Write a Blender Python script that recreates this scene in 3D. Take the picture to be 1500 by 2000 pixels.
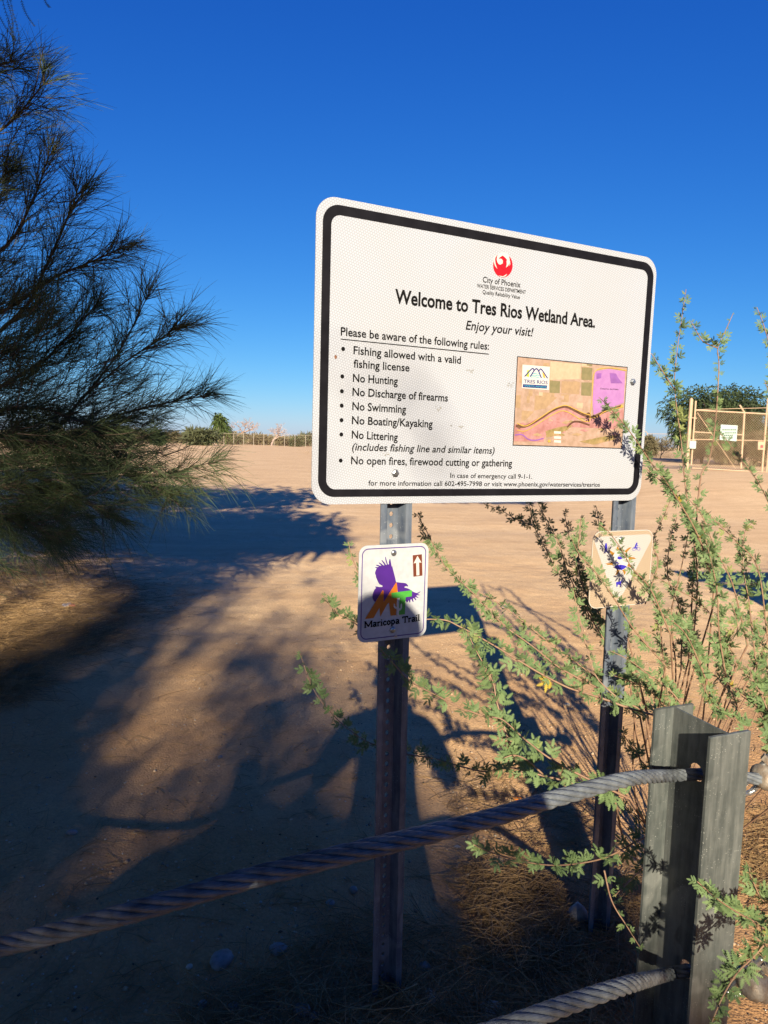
import bpy, math, random
import numpy as np
random.seed(7); RNG = np.random.default_rng(7)
scene = bpy.context.scene
COL = scene.collection
for o in list(bpy.data.objects): bpy.data.objects.remove(o)

# ---------------------------------------------------------------- camera, sky, sun, exposure
F = 1320.0; PITCH = math.radians(6.0); ROLL = math.radians(1.3); EYE = 1.30
SUN_EL = 22.0; SUN_AZ = 1.3          # azimuth of the shadows, clockwise from +Y
SUN_POWER = 5.0; SKY_POWER = 0.08; EXPOSURE = 1.17

fwd = np.array([0, math.cos(PITCH), -math.sin(PITCH)])
up0 = np.array([0, math.sin(PITCH), math.cos(PITCH)]); rt0 = np.array([1., 0, 0])
UP = up0*math.cos(ROLL) - rt0*math.sin(ROLL)
RT = rt0*math.cos(ROLL) + up0*math.sin(ROLL)
EYEP = np.array([0, 0, EYE])
from mathutils import Matrix, Vector
cam_d = bpy.data.cameras.new('camera'); cam = bpy.data.objects.new('camera', cam_d); COL.objects.link(cam)
m = Matrix.Identity(4)
for i in range(3):
    m[i][0] = RT[i]; m[i][1] = UP[i]; m[i][2] = -fwd[i]; m[i][3] = EYEP[i]
cam.matrix_world = m
cam_d.sensor_fit = 'VERTICAL'; cam_d.sensor_height = 24.0; cam_d.lens = 24.0*F/2000.0
cam_d.clip_start = 0.02; cam_d.clip_end = 9000
cam_d.dof.use_dof = False
scene.camera = cam

world = bpy.data.worlds.new('World'); scene.world = world; world.use_nodes = True
wn = world.node_tree; wn.nodes.clear()
sky = wn.nodes.new('ShaderNodeTexSky'); sky.sky_type = 'NISHITA'; sky.sun_disc = False
sky.sun_elevation = math.radians(SUN_EL); sky.sun_rotation = math.radians(180+SUN_AZ)
sky.altitude = 300; sky.air_density = 1.0; sky.dust_density = 0.3; sky.ozone_density = 5.0
# the photograph's colour response of a clear sky: one curve per channel, the same in every direction
SKY_UNIT = 0.18
sepc = wn.nodes.new('ShaderNodeSeparateColor'); comb = wn.nodes.new('ShaderNodeCombineColor')
wn.links.new(sky.outputs[0], sepc.inputs[0])
for k, (p_, g_) in enumerate(((1.74, .382), (1.16, .471), (.66, .73))):
    last = sepc.outputs[k]
    for op, val in (('MULTIPLY', SKY_UNIT), ('MINIMUM', 2.0), ('POWER', p_), ('MULTIPLY', g_/SKY_UNIT)):
        n_ = wn.nodes.new('ShaderNodeMath'); n_.operation = op; n_.inputs[1].default_value = val; wn.links.new(last, n_.inputs[0]); last = n_.outputs[0]
    wn.links.new(last, comb.inputs[k])
bg = wn.nodes.new('ShaderNodeBackground'); bg.inputs['Strength'].default_value = SKY_POWER
wo = wn.nodes.new('ShaderNodeOutputWorld')
wn.links.new(comb.outputs[0], bg.inputs['Color']); wn.links.new(bg.outputs[0], wo.inputs['Surface'])

sl = bpy.data.lights.new('sun', 'SUN'); sl.energy = SUN_POWER; sl.angle = math.radians(0.53); sl.color = (1.0, 0.84, 0.60)
sun = bpy.data.objects.new('sun', sl); COL.objects.link(sun)
_e, _z = math.radians(SUN_EL), math.radians(SUN_AZ)
SUND = np.array([math.sin(_z)*math.cos(_e), math.cos(_z)*math.cos(_e), -math.sin(_e)])   # direction light travels
sun.rotation_mode = 'QUATERNION'; sun.rotation_quaternion = Vector(SUND).to_track_quat('-Z', 'Y')
sun.location = (0, -20, 12)
vs = scene.view_settings; vs.view_transform = 'Standard'; vs.look = 'None'; vs.exposure = EXPOSURE; vs.gamma = 1; vs.use_curve_mapping = False

# ---------------------------------------------------------------- measuring: photo point -> place in the world
def ray(x, y): return RT*(x-750)/F - UP*(y-1000)/F + fwd
def at_z(x, y, z=0.0):
    d = ray(x, y); return EYEP + d*(z-EYE)/d[2]
def at_y(x, y, Y):
    d = ray(x, y); return EYEP + d*Y/d[1]
def smooth(t): t = np.clip(t, 0, 1); return t*t*(3-2*t)
_lat = RNG.random((256, 256))
def vnoise(x, y):
    xi = np.floor(x).astype(int); yi = np.floor(y).astype(int); fx = smooth(x-xi); fy = smooth(y-yi)
    a = _lat[xi % 256, yi % 256]; b = _lat[(xi+1) % 256, yi % 256]; c = _lat[xi % 256, (yi+1) % 256]; d = _lat[(xi+1) % 256, (yi+1) % 256]
    return (a*(1-fx)+b*fx)*(1-fy)+(c*(1-fx)+d*fx)*fy - 0.5
def G(x, y):
    x = np.asarray(x, float); y = np.asarray(y, float)
    z = 0.57*smooth((y-7)/13)*smooth((x-2)/7)
    z = z - 0.06*smooth((x+0.25)/0.7)*(1-smooth((y-1.9)/2.0))
    near = 1-smooth((y-20)/40)
    z = z + (0.035*vnoise(x*0.9+3, y*0.9) + 0.012*vnoise(x*4, y*4+9) + 0.006*vnoise(x*13, y*13))*near
    trk = np.exp(-((y-(9.5+.35*x+.6*vnoise(x*.3, y*0+2)))/.28)**2)+np.exp(-((y-(11.3+.35*x+.6*vnoise(x*.3, y*0+2)))/.30)**2)
    z = z - .035*trk*near + .02*vnoise(x*1.7, y*1.7+5)*near
    z = z + 0.12*vnoise(x*0.08+40, y*0.08+11)*smooth((y-9)/20)
    return z
def ground_at(x, y):
    p = at_z(x, y, 0)
    for _ in range(6): p = at_z(x, y, float(G(p[0], p[1])))
    return p

# ---------------------------------------------------------------- materials
def newmat(name):
    m = bpy.data.materials.new(name); m.use_nodes = True
    nt = m.node_tree; b = nt.nodes['Principled BSDF']; return m, nt, b
def N(nt, t, **kw):
    n = nt.nodes.new(t)
    for k, v in kw.items(): setattr(n, k, v)
    return n
def coords(nt, scale=(1, 1, 1), kind='Object'):
    tc = N(nt, 'ShaderNodeTexCoord'); mp = N(nt, 'ShaderNodeMapping'); mp.inputs['Scale'].default_value = scale
    nt.links.new(tc.outputs[kind], mp.inputs[0]); return mp.outputs[0]
def mixcol(nt, fac, a, b, blend='MIX'):
    mx = N(nt, 'ShaderNodeMix', data_type='RGBA', blend_type=blend)
    for s, v in ((mx.inputs[0], fac), (mx.inputs[6], a), (mx.inputs[7], b)):
        if hasattr(v, 'is_linked') or hasattr(v, 'links'): nt.links.new(v, s)
        else: s.default_value = (*v, 1) if isinstance(v, (tuple, list)) and len(v) == 3 else v
    return mx.outputs[2]
def noise(nt, vec, scale, detail=4, rough=0.55, lo=0.35, hi=0.65):
    n = N(nt, 'ShaderNodeTexNoise'); n.inputs['Scale'].default_value = scale; n.inputs['Detail'].default_value = detail; n.inputs['Roughness'].default_value = rough
    nt.links.new(vec, n.inputs['Vector'])
    r = N(nt, 'ShaderNodeMapRange'); r.inputs[1].default_value = lo; r.inputs[2].default_value = hi; nt.links.new(n.outputs[0], r.inputs[0])
    return r.outputs[0]
def bump(nt, b, height, strength, dist=0.01):
    bp = N(nt, 'ShaderNodeBump'); bp.inputs['Strength'].default_value = strength; bp.inputs['Distance'].default_value = dist
    nt.links.new(height, bp.inputs['Height']); nt.links.new(bp.outputs[0], b.inputs['Normal'])
def simple(name, c1, c2=None, scale=20, rough=0.6, metal=0.0, bmp=0.0, spec=0.5, lo=0.35, hi=0.65, dist=0.005):
    m, nt, b = newmat(name); b.inputs['Roughness'].default_value = rough; b.inputs['Metallic'].default_value = metal
    b.inputs['Specular IOR Level'].default_value = spec
    v = coords(nt)
    f = noise(nt, v, scale, lo=lo, hi=hi)
    nt.links.new(mixcol(nt, f, c1, c2 or tuple(x*0.8 for x in c1)), b.inputs['Base Color'])
    if bmp: bump(nt, b, f, bmp, dist)
    return m
M = {}
# desert dirt
m_, nt, b = newmat('desert_dirt'); v = coords(nt)
big = noise(nt, v, 0.55, 5, .6, .3, .7); mid = noise(nt, v, 6, 6, .7, .3, .7); fine = noise(nt, v, 90, 4, .7, .3, .7)
vo = N(nt, 'ShaderNodeTexVoronoi'); vo.inputs['Scale'].default_value = 130; nt.links.new(v, vo.inputs['Vector'])
cell = mixcol(nt, vo.outputs['Color'], (0.50, 0.50, 0.50), (1, 1, 1))
c = mixcol(nt, big, (0.66, 0.470, 0.275), (0.78, 0.585, 0.355))
c = mixcol(nt, mid, c, mixcol(nt, 0.5, c, (0.54, 0.355, 0.20)))
sep = N(nt, 'ShaderNodeSeparateColor'); nt.links.new(vo.outputs['Color'], sep.inputs[0])
rmp = N(nt, 'ShaderNodeMapRange'); rmp.inputs[1].default_value = .0; rmp.inputs[2].default_value = 1; rmp.inputs[3].default_value = .84; rmp.inputs[4].default_value = 1.10
nt.links.new(sep.outputs[0], rmp.inputs[0])
c = mixcol(nt, 1.0, c, rmp.outputs[0], 'MULTIPLY')
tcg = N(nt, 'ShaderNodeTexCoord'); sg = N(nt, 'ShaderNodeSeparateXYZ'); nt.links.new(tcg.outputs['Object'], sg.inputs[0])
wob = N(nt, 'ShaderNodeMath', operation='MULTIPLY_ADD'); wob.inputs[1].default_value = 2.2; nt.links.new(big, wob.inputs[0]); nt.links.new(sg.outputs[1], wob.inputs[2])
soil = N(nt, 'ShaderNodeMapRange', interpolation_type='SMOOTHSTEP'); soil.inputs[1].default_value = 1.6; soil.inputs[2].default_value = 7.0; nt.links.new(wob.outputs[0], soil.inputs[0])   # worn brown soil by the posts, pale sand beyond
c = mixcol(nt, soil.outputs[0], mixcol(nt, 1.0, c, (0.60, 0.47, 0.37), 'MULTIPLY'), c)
trk = noise(nt, coords(nt, (.22, 1.3, 1)), 2.2, 5, .65, .42, .68); c = mixcol(nt, trk, c, mixcol(nt, .45, c, (0.46, 0.30, 0.17)))
nt.links.new(c, b.inputs['Base Color']); b.inputs['Roughness'].default_value = 0.95; b.inputs['Specular IOR Level'].default_value = 0.1
h1 = N(nt, 'ShaderNodeMath', operation='MULTIPLY'); h1.inputs[1].default_value = 0.55; nt.links.new(fine, h1.inputs[0])
h2 = N(nt, 'ShaderNodeMath', operation='SUBTRACT'); h2.inputs[0].default_value = 1.0; nt.links.new(vo.outputs['Distance'], h2.inputs[1])
h3 = N(nt, 'ShaderNodeMath', operation='ADD'); nt.links.new(h1.outputs[0], h3.inputs[0]); nt.links.new(h2.outputs[0], h3.inputs[1])
h4 = N(nt, 'ShaderNodeMath', operation='ADD'); nt.links.new(h3.outputs[0], h4.inputs[0]); nt.links.new(mid, h4.inputs[1])
bump(nt, b, h4.outputs[0], 0.5, 0.006)
M['dirt'] = m_
# prismatic white sheeting: a fine honeycomb in the film
def sheeting(name, base, cellc, scale=640.0):
    m, nt, b = newmat(name); b.inputs['Roughness'].default_value = 0.38
    tc = N(nt, 'ShaderNodeTexCoord'); acc = None
    for k in range(3):
        a = math.radians(60*k+15)
        dp = N(nt, 'ShaderNodeVectorMath', operation='DOT_PRODUCT'); dp.inputs[1].default_value = (math.cos(a)*scale*2, math.sin(a)*scale*2, 0)
        nt.links.new(tc.outputs['UV'], dp.inputs[0])
        cs = N(nt, 'ShaderNodeMath', operation='COSINE'); nt.links.new(dp.outputs['Value'], cs.inputs[0])
        if acc is None: acc = cs.outputs[0]
        else:
            ad = N(nt, 'ShaderNodeMath', operation='ADD'); nt.links.new(acc, ad.inputs[0]); nt.links.new(cs.outputs[0], ad.inputs[1]); acc = ad.outputs[0]
    r = N(nt, 'ShaderNodeMapRange'); r.inputs[1].default_value = -1.2; r.inputs[2].default_value = 0.6; nt.links.new(acc, r.inputs[0])
    v = coords(nt); n1 = noise(nt, v, 5, 3, .5, .35, .7)
    cc = mixcol(nt, r.outputs[0], cellc, base)
    cc = mixcol(nt, n1, mixcol(nt, 0.12, cc, (0.30, 0.27, 0.20)), cc)
    nt.links.new(cc, b.inputs['Base Color']); return m
M['white_sheet'] = sheeting('white_reflective_sheeting', (0.385, 0.425, 0.515), (0.27, 0.30, 0.365))
M['tan_sheet'] = sheeting('tan_reflective_sheeting', (0.37, 0.30, 0.23), (0.27, 0.21, 0.155), 640)
M['cream_sheet'] = sheeting('cream_reflective_sheeting', (0.43, 0.43, 0.45), (0.32, 0.31, 0.31), 640)
M['trail_white'] = simple('trail_sign_white', (0.42, 0.45, 0.50), (0.36, 0.39, 0.44), 60, .4)
M['black'] = simple('black_print', (0.006, 0.006, 0.009), (0.009, 0.009, 0.013), 30, .6, spec=.08)
M['text'] = simple('black_ink', (0.005, 0.005, 0.006), (0.008, 0.008, 0.009), 30, .7, spec=.05)
M['red'] = simple('red_print', (0.55, 0.004, 0.012), (0.50, 0.006, 0.014), 30, .4)
M['white'] = simple('white_print', (0.50, 0.50, 0.49), (0.46, 0.46, 0.45), 30, .4)
M['purple'] = simple('purple_print', (0.055, 0.012, 0.20), (0.045, 0.010, 0.17), 30, .45)
M['orange'] = simple('orange_print', (0.42, 0.125, 0.012), (0.38, 0.11, 0.01), 30, .45)
M['green_p'] = simple('green_print', (0.055, 0.30, 0.045), (0.045, 0.27, 0.04), 30, .45)
M['brown_p'] = simple('brown_print', (0.13, 0.030, 0.014), (0.11, 0.026, 0.012), 30, .5)
M['navy'] = simple('navy_print', (0.02, 0.025, 0.16), (0.018, 0.02, 0.14), 30, .45)
M['blue_p'] = simple('blue_print', (0.03, 0.025, 0.38), (0.03, 0.022, 0.34), 30, .45)
M['gold'] = simple('gold_print', (0.30, 0.14, 0.015), (0.26, 0.12, 0.012), 30, .5)
M['cyan_p'] = simple('cyan_print', (0.05, 0.33, 0.40), None, 30, .5)
M['yellow_p'] = simple('yellow_print', (0.50, 0.33, 0.06), None, 30, .5)
M['lime_p'] = simple('lime_print', (0.35, 0.42, 0.05), None, 30, .5)
M['pale_tan'] = simple('pale_tan_print', (0.42, 0.28, 0.19), (0.36, 0.24, 0.15), 90, .5)
M['map_tan'] = simple('map_tan_print', (0.37, 0.26, 0.22), (0.27, 0.19, 0.14), 60, .5)
M['map_field'] = simple('map_field_print', (0.33, 0.23, 0.14), (0.26, 0.18, 0.11), 90, .5)
M['map_light'] = simple('map_light_field_print', (0.40, 0.33, 0.24), (0.37, 0.28, 0.20), 90, .5)
M['map_olive'] = simple('map_olive_field_print', (0.15, 0.14, 0.07), (0.20, 0.17, 0.09), 80, .5)
M['map_pink'] = simple('map_pink_print', (0.38, 0.20, 0.21), (0.27, 0.125, 0.12), 60, .5)
M['map_purple'] = simple('map_purple_print', (0.34, 0.17, 0.40), (0.30, 0.14, 0.36), 60, .5)
M['map_purple_d'] = simple('map_dark_purple_print', (0.22, 0.09, 0.33), None, 60, .5)
M['map_dark'] = simple('map_dark_print', (0.07, 0.03, 0.02), (0.13, 0.07, 0.04), 60, .5)
M['map_green'] = simple('map_green_print', (0.17, 0.14, 0.05), (0.34, 0.23, 0.12), 60, .5)
M['scuff'] = simple('scuff_mark', (0.16, 0.16, 0.15), (0.30, 0.30, 0.29), 160, .7)
# galvanised steel
def galv(name, c1, c2, spot, metal=.35, rough=.5, streak=True):
    m, nt, b = newmat(name); v = coords(nt); b.inputs['Metallic'].default_value = metal
    f = noise(nt, v, 22, 5, .6, .3, .7)
    vs_ = coords(nt, (1, 1, 0.12)); f2 = noise(nt, vs_, 60, 4, .6, .4, .75)
    vo = N(nt, 'ShaderNodeTexVoronoi'); vo.inputs['Scale'].default_value = 190; nt.links.new(v, vo.inputs['Vector'])
    r = N(nt, 'ShaderNodeMapRange'); r.inputs[1].default_value = 0.22; r.inputs[2].default_value = 0.12; nt.links.new(vo.outputs['Distance'], r.inputs[0])
    gate = noise(nt, v, 26, 3, .5, .52, .62)
    mu = N(nt, 'ShaderNodeMath', operation='MULTIPLY'); nt.links.new(r.outputs[0], mu.inputs[0]); nt.links.new(gate, mu.inputs[1])
    c = mixcol(nt, f, c1, c2); c = mixcol(nt, f2, c, mixcol(nt, .35, c, spot)); c = mixcol(nt, mu.outputs[0], c, spot)
    pt = noise(nt, v, 9, 2, .4, .60, .63); c = mixcol(nt, pt, c, mixcol(nt, .28, c, spot))
    ru = noise(nt, coords(nt, (1, 1, .5)), 13, 5, .75, .66, .74); c = mixcol(nt, ru, c, mixcol(nt, .55, c, (0.13, 0.075, 0.04)))
    sc1 = noise(nt, coords(nt, (1, 6, 6)), 34, 3, .6, .68, .70); c = mixcol(nt, sc1, c, mixcol(nt, .4, c, spot))
    nt.links.new(c, b.inputs['Base Color'])
    rr = N(nt, 'ShaderNodeMapRange'); rr.inputs[3].default_value = rough-.1; rr.inputs[4].default_value = rough+.15; nt.links.new(f, rr.inputs[0]); nt.links.new(rr.outputs[0], b.inputs['Roughness'])
    bump(nt, b, f2, .12, .001)
    return m
M['galv'] = galv('galvanised_post_steel', (0.080, 0.095, 0.098), (0.040, 0.050, 0.053), (0.28, 0.30, 0.30), .08)
M['upost'] = galv('sign_post_steel', (0.095, 0.125, 0.175), (0.042, 0.058, 0.095), (0.32, 0.35, 0.39), .05, .5)
M['cable'] = simple('cable_steel', (0.15, 0.175, 0.205), (0.065, 0.076, 0.092), 38, .5, .1, .2)
M['bolt'] = simple('zinc_bolt', (0.45, 0.48, 0.52), (0.30, 0.32, 0.35), 60, .28, .85)
M['rustbolt'] = simple('weathered_cast_steel', (0.30, 0.28, 0.25), (0.20, 0.15, 0.11), 40, .6, .3, .3)
M['rust'] = simple('rusty_edge', (0.12, 0.05, 0.03), (0.20, 0.10, 0.06), 60, .8)
M['fence'] = simple('tan_fence_paint', (0.44, 0.325, 0.225), (0.37, 0.265, 0.18), 6, .6)
M['fencewire'] = simple('tan_wire', (0.34, 0.25, 0.17), (0.26, 0.18, 0.12), 6, .6, .3)
M['farfence'] = simple('galvanised_fence_pipe', (0.30, 0.27, 0.23), (0.25, 0.22, 0.18), 3, .6)
M['notice'] = simple('pale_notice', (0.34, 0.42, 0.40), (0.30, 0.38, 0.37), 6, .5)
M['notice_ink'] = simple('faded_green_ink', (0.10, 0.17, 0.15), None, 6, .6)
M['straw'] = simple('dry_straw', (0.33, 0.22, 0.105), (0.20, 0.13, 0.062), 14, .7)
M['straw_old'] = simple('old_grey_straw', (0.30, 0.20, 0.095), (0.20, 0.13, 0.065), 14, .75)
M['stone'] = simple('grey_stone', (0.26, 0.25, 0.25), (0.17, 0.155, 0.155), 40, .8, 0, .3)
M['stone_p'] = simple('pale_stone', (0.42, 0.39, 0.35), (0.30, 0.27, 0.23), 40, .8, 0, .3)
M['pebble'] = simple('mixed_gravel', (0.48, 0.36, 0.24), (0.22, 0.16, 0.12), 25, .85)
M['bark_y'] = simple('young_brown_stem', (0.19, 0.11, 0.075), (0.26, 0.17, 0.115), 60, .6)
M['bark_d'] = simple('dark_bark', (0.06, 0.045, 0.035), (0.10, 0.075, 0.055), 20, .85, 0, .4)
M['bark_p'] = simple('bleached_wood', (0.42, 0.33, 0.30), (0.32, 0.24, 0.21), 3, .8)
def leafmat(name, c1, c2, c3=None, trans=0.25, scale=30):
    m, nt, b = newmat(name); v = coords(nt)
    f = noise(nt, v, scale, 3, .6, .35, .65)
    c = mixcol(nt, f, c1, c2)
    if c3:
        g = noise(nt, v, scale*.45, 2, .5, .60, .68); c = mixcol(nt, g, c, c3)
    nt.links.new(c, b.inputs['Base Color']); b.inputs['Roughness'].default_value = .6; b.inputs['Specular IOR Level'].default_value = .25
    tr = N(nt, 'ShaderNodeBsdfTranslucent'); nt.links.new(c, tr.inputs['Color'])
    mx = N(nt, 'ShaderNodeMixShader'); mx.inputs[0].default_value = trans
    out = nt.nodes['Material Output']; nt.links.new(b.outputs[0], mx.inputs[1]); nt.links.new(tr.outputs[0], mx.inputs[2]); nt.links.new(mx.outputs[0], out.inputs[0])
    return m
M['leaf'] = leafmat('shrub_leaf', (0.165, 0.245, 0.105), (0.095, 0.160, 0.070), (0.22, 0.26, 0.09))
M['leaf_y'] = leafmat('yellowed_leaf', (0.42, 0.32, 0.04), (0.30, 0.24, 0.05))
M['needle'] = leafmat('tamarisk_needle', (0.080, 0.115, 0.048), (0.045, 0.070, 0.036), (0.14, 0.15, 0.055), .2, 1.5)
M['far_green'] = leafmat('mesquite_leaf', (0.060, 0.088, 0.036), (0.040, 0.062, 0.028), None, .2, .6)
M['far_bush'] = leafmat('saltbush_leaf', (0.105, 0.115, 0.062), (0.075, 0.088, 0.045), None, .15, .5)
M['far_olive'] = leafmat('dry_olive_leaf', (0.165, 0.150, 0.085), (0.12, 0.105, 0.06), None, .15, .8)
M['far_bright'] = leafmat('bright_green_leaf', (0.085, 0.125, 0.035), (0.06, 0.09, 0.03), None, .2, .6)
M['far_pink'] = simple('reddish_bare_twig', (0.36, 0.24, 0.18), (0.28, 0.18, 0.13), 3, .8)
M['shirt'] = simple('dark_shirt', (0.04, 0.05, 0.09), None, 30, .9)
M['jeans'] = simple('blue_jeans', (0.03, 0.045, 0.09), None, 50, .9)
M['skin'] = simple('skin_tone', (0.40, 0.23, 0.16), None, 30, .55)
M['hair'] = simple('brown_hair', (0.03, 0.018, 0.010), None, 80, .6)
M['phone'] = simple('black_phone_case', (0.01, 0.01, 0.012), None, 30, .3)
M['foil'] = simple('crumpled_foil', (0.55, 0.57, 0.60), (0.35, 0.36, 0.38), 60, .25, .8)
M['can_blue'] = simple('blue_litter', (0.08, 0.12, 0.30), (0.35, 0.36, 0.42), 90, .4)
M['can_red'] = simple('red_litter', (0.45, 0.08, 0.09), None, 90, .4)

# ---------------------------------------------------------------- object helpers
def mesh_from(name, V, Fc, mats, smooth_=False, mi=None, uv=None):
    me = bpy.data.meshes.new(name)
    V = np.asarray(V, dtype=np.float32).reshape(-1, 3)
    if isinstance(Fc, np.ndarray) and Fc.ndim == 2:
        n, k = Fc.shape
        me.vertices.add(len(V)); me.vertices.foreach_set('co', V.ravel())
        me.loops.add(n*k); me.loops.foreach_set('vertex_index', Fc.astype(np.int32).ravel())
        me.polygons.add(n); me.polygons.foreach_set('loop_start', np.arange(0, n*k, k, dtype=np.int32))
        me.update(calc_edges=True)
    else:
        me.from_pydata([tuple(map(float, p)) for p in V], [], [tuple(int(i) for i in f) for f in Fc]); me.update()
    for mt in (mats if isinstance(mats, (list, tuple)) else [mats]): me.materials.append(mt)
    if mi is not None: me.polygons.foreach_set('material_index', np.asarray(mi, dtype=np.int32))
    if smooth_: me.polygons.foreach_set('use_smooth', np.ones(len(me.polygons), dtype=bool))
    me.validate(verbose=False)
    return me
def put(name, me, parent=None, loc=None, label=None, cat=None, group=None, kind=None, origin=None):
    """me holds world coordinates; origin moves the object's own origin there"""
    o = bpy.data.objects.new(name, me); COL.objects.link(o)
    base = np.zeros(3)
    if origin is not None:
        me.transform(Matrix.Translation(Vector([-float(x) for x in origin]))); base = np.asarray(origin, float)
    if parent is not None:
        o.parent = parent; base = base - WLOC[parent.name]
    o.location = [float(x) for x in base]
    WLOC[o.name] = np.asarray(origin, float) if origin is not None else np.zeros(3)
    tag(o, label, cat, group, kind); return o
WLOC = {}
def tag(o, label=None, cat=None, group=None, kind=None):
    if label: o['label'] = label
    if cat: o['category'] = cat
    if group: o['group'] = group
    if kind: o['kind'] = kind
def thing(name, loc, label, cat, group=None):
    o = bpy.data.objects.new(name, None); COL.objects.link(o); o.location = [float(x) for x in loc]
    o.empty_display_size = .1; WLOC[o.name] = np.asarray(loc, float); tag(o, label, cat, group); return o
def part(name, V, Fc, mat, parent, smooth_=False, label=None, kind=None, mi=None):
    V = np.asarray(V, float).reshape(-1, 3)
    org = V.mean(0)
    return put(name, mesh_from(name, V, Fc, mat, smooth_, mi), parent, origin=org, label=label, kind=kind)
class MB:
    def __init__(s): s.V = []; s.F = []; s.n = 0
    def add(s, V, Fc):
        V = np.asarray(V, float).reshape(-1, 3); s.V.append(V)
        s.F.extend([tuple(int(i)+s.n for i in f) for f in Fc]); s.n += len(V)
    def box(s, c, ax, half):
        c = np.asarray(c, float); ax = [np.asarray(a, float) for a in ax]
        V = [c + ax[0]*i*half[0] + ax[1]*j*half[1] + ax[2]*k*half[2] for i in (-1, 1) for j in (-1, 1) for k in (-1, 1)]
        s.add(V, [(0, 1, 3, 2), (4, 6, 7, 5), (0, 4, 5, 1), (2, 3, 7, 6), (0, 2, 6, 4), (1, 5, 7, 3)])
    def tube(s, P, r, n=6, cap=True):
        V, Fc = tube_vf(P, r, n, cap); s.add(V, Fc)
    def all(s): return np.concatenate(s.V), s.F
def frames(P):
    P = np.asarray(P, float); T = np.gradient(P, axis=0); T /= np.linalg.norm(T, axis=1)[:, None]+1e-12
    ref = np.array([0, 0, 1.]) if abs(T[0][2]) < .9 else np.array([1., 0, 0])
    U = np.zeros_like(P); u = np.cross(ref, T[0]); u /= np.linalg.norm(u); U[0] = u
    for i in range(1, len(P)):
        u = U[i-1]-T[i]*(U[i-1]@T[i]); u /= np.linalg.norm(u)+1e-12; U[i] = u
    return T, U, np.cross(T, U)
def tube_vf(P, r, n=6, cap=True):
    P = np.asarray(P, float); r = np.broadcast_to(np.asarray(r, float), (len(P),))
    T, U, W = frames(P); a = np.arange(n)*2*math.pi/n
    V = (P[:, None] + r[:, None, None]*(np.cos(a)[None, :, None]*U[:, None] + np.sin(a)[None, :, None]*W[:, None])).reshape(-1, 3)
    Fc = [(i*n+j, i*n+(j+1) % n, (i+1)*n+(j+1) % n, (i+1)*n+j) for i in range(len(P)-1) for j in range(n)]
    if cap: Fc += [tuple(range(n-1, -1, -1)), tuple((len(P)-1)*n+j for j in range(n))]
    return V, Fc
def catmull(P, per=6):
    P = [np.asarray(p, float) for p in P]; Q = [2*P[0]-P[1]]+P+[2*P[-1]-P[-2]]; out = []
    for i in range(1, len(Q)-2):
        a, b, c, d = Q[i-1], Q[i], Q[i+1], Q[i+2]
        for t in np.arange(per)/per:
            out.append(.5*((2*b)+(-a+c)*t+(2*a-5*b+4*c-d)*t*t+(-a+3*b-3*c+d)*t**3))
    out.append(P[-1]); return np.array(out)

# ---------------------------------------------------------------- ground: one sheet to the horizon
def axis(lim, dense, step, n_far):
    c = list(np.arange(dense[0], dense[1]+1e-6, step))
    lo = dense[0]-np.geomspace(step*1.5, dense[0]-lim[0], n_far); hi = dense[1]+np.geomspace(step*1.5, lim[1]-dense[1], n_far)
    return np.array(sorted(list(lo)+c+list(hi)))
xs = axis((-3000, 3000), (-3.6, 4.2), .03, 70); ys = axis((-3000, 4500), (.4, 7.0), .03, 90)
XX, YY = np.meshgrid(xs, ys, indexing='ij')
dense_w = (1-smooth((np.abs(XX)-3.2)/1.0))*(1-smooth((YY-6)/1))*smooth((YY-.3)/.2)
ZZ = G(XX, YY) + (.0045*vnoise(XX*31, YY*31) + .003*vnoise(XX*60+7, YY*60))*dense_w
nx, ny = XX.shape
idx = np.arange(nx*ny).reshape(nx, ny)
Fg = np.stack([idx[:-1, :-1], idx[1:, :-1], idx[1:, 1:], idx[:-1, 1:]], -1).reshape(-1, 4)
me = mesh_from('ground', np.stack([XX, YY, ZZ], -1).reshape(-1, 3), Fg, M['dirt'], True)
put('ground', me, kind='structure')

# ---------------------------------------------------------------- information sign and the plane it stands in
O = np.array([-0.14962133, 1.38003597, 1.16671704])
A = np.array([0.81846118, 0.38335824, -0.00609899]); a_ = A/np.linalg.norm(A)
B = np.array([0.00430995, -0.00549375, 0.60996003]); b_ = B/np.linalg.norm(B)
NN = np.cross(a_, b_); NN /= np.linalg.norm(NN)           # towards the viewer
def S(u, v, off=0.0): return O + a_*u + b_*v + NN*off
def uvof(x, y, off=0.0):
    d = ray(x, y); t = ((O+NN*off-EYEP)@NN)/(d@NN); p = EYEP+d*t-O
    return np.array([p@a_, p@b_])
def rrect(u0, v0, u1, v1, r, n=8):
    out = []
    for cx, cy, a0 in ((u1-r, v1-r, 0), (u0+r, v1-r, 90), (u0+r, v0+r, 180), (u1-r, v0+r, 270)):
        for k in range(n+1):
            a = math.radians(a0+90*k/n); out.append((cx+r*math.cos(a), cy+r*math.sin(a)))
    return out
def sheet(name, outl, off, mat, parent, thick=None, label=None, uv=False):
    """flat polygon in the sign plane; thick gives it a body behind"""
    n = len(outl); P = [S(u, v, off) for u, v in outl]; Fc = [tuple(range(n))]
    if thick:
        P += [S(u, v, off-thick) for u, v in outl]; Fc += [tuple(range(2*n-1, n-1, -1))]
        Fc += [(i, i+n, (i+1) % n+n, (i+1) % n) for i in range(n)]
    o = part(name, P, Fc, mat, parent, label=label)
    if uv or True:
        me = o.data; l = me.uv_layers.new(name='UVMap'); org = WLOC[o.name]
        for lp in me.loops:
            p = np.array(me.vertices[lp.vertex_index].co)+org-O; l.data[lp.index].uv = (p@a_, p@b_)
    return o
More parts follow.
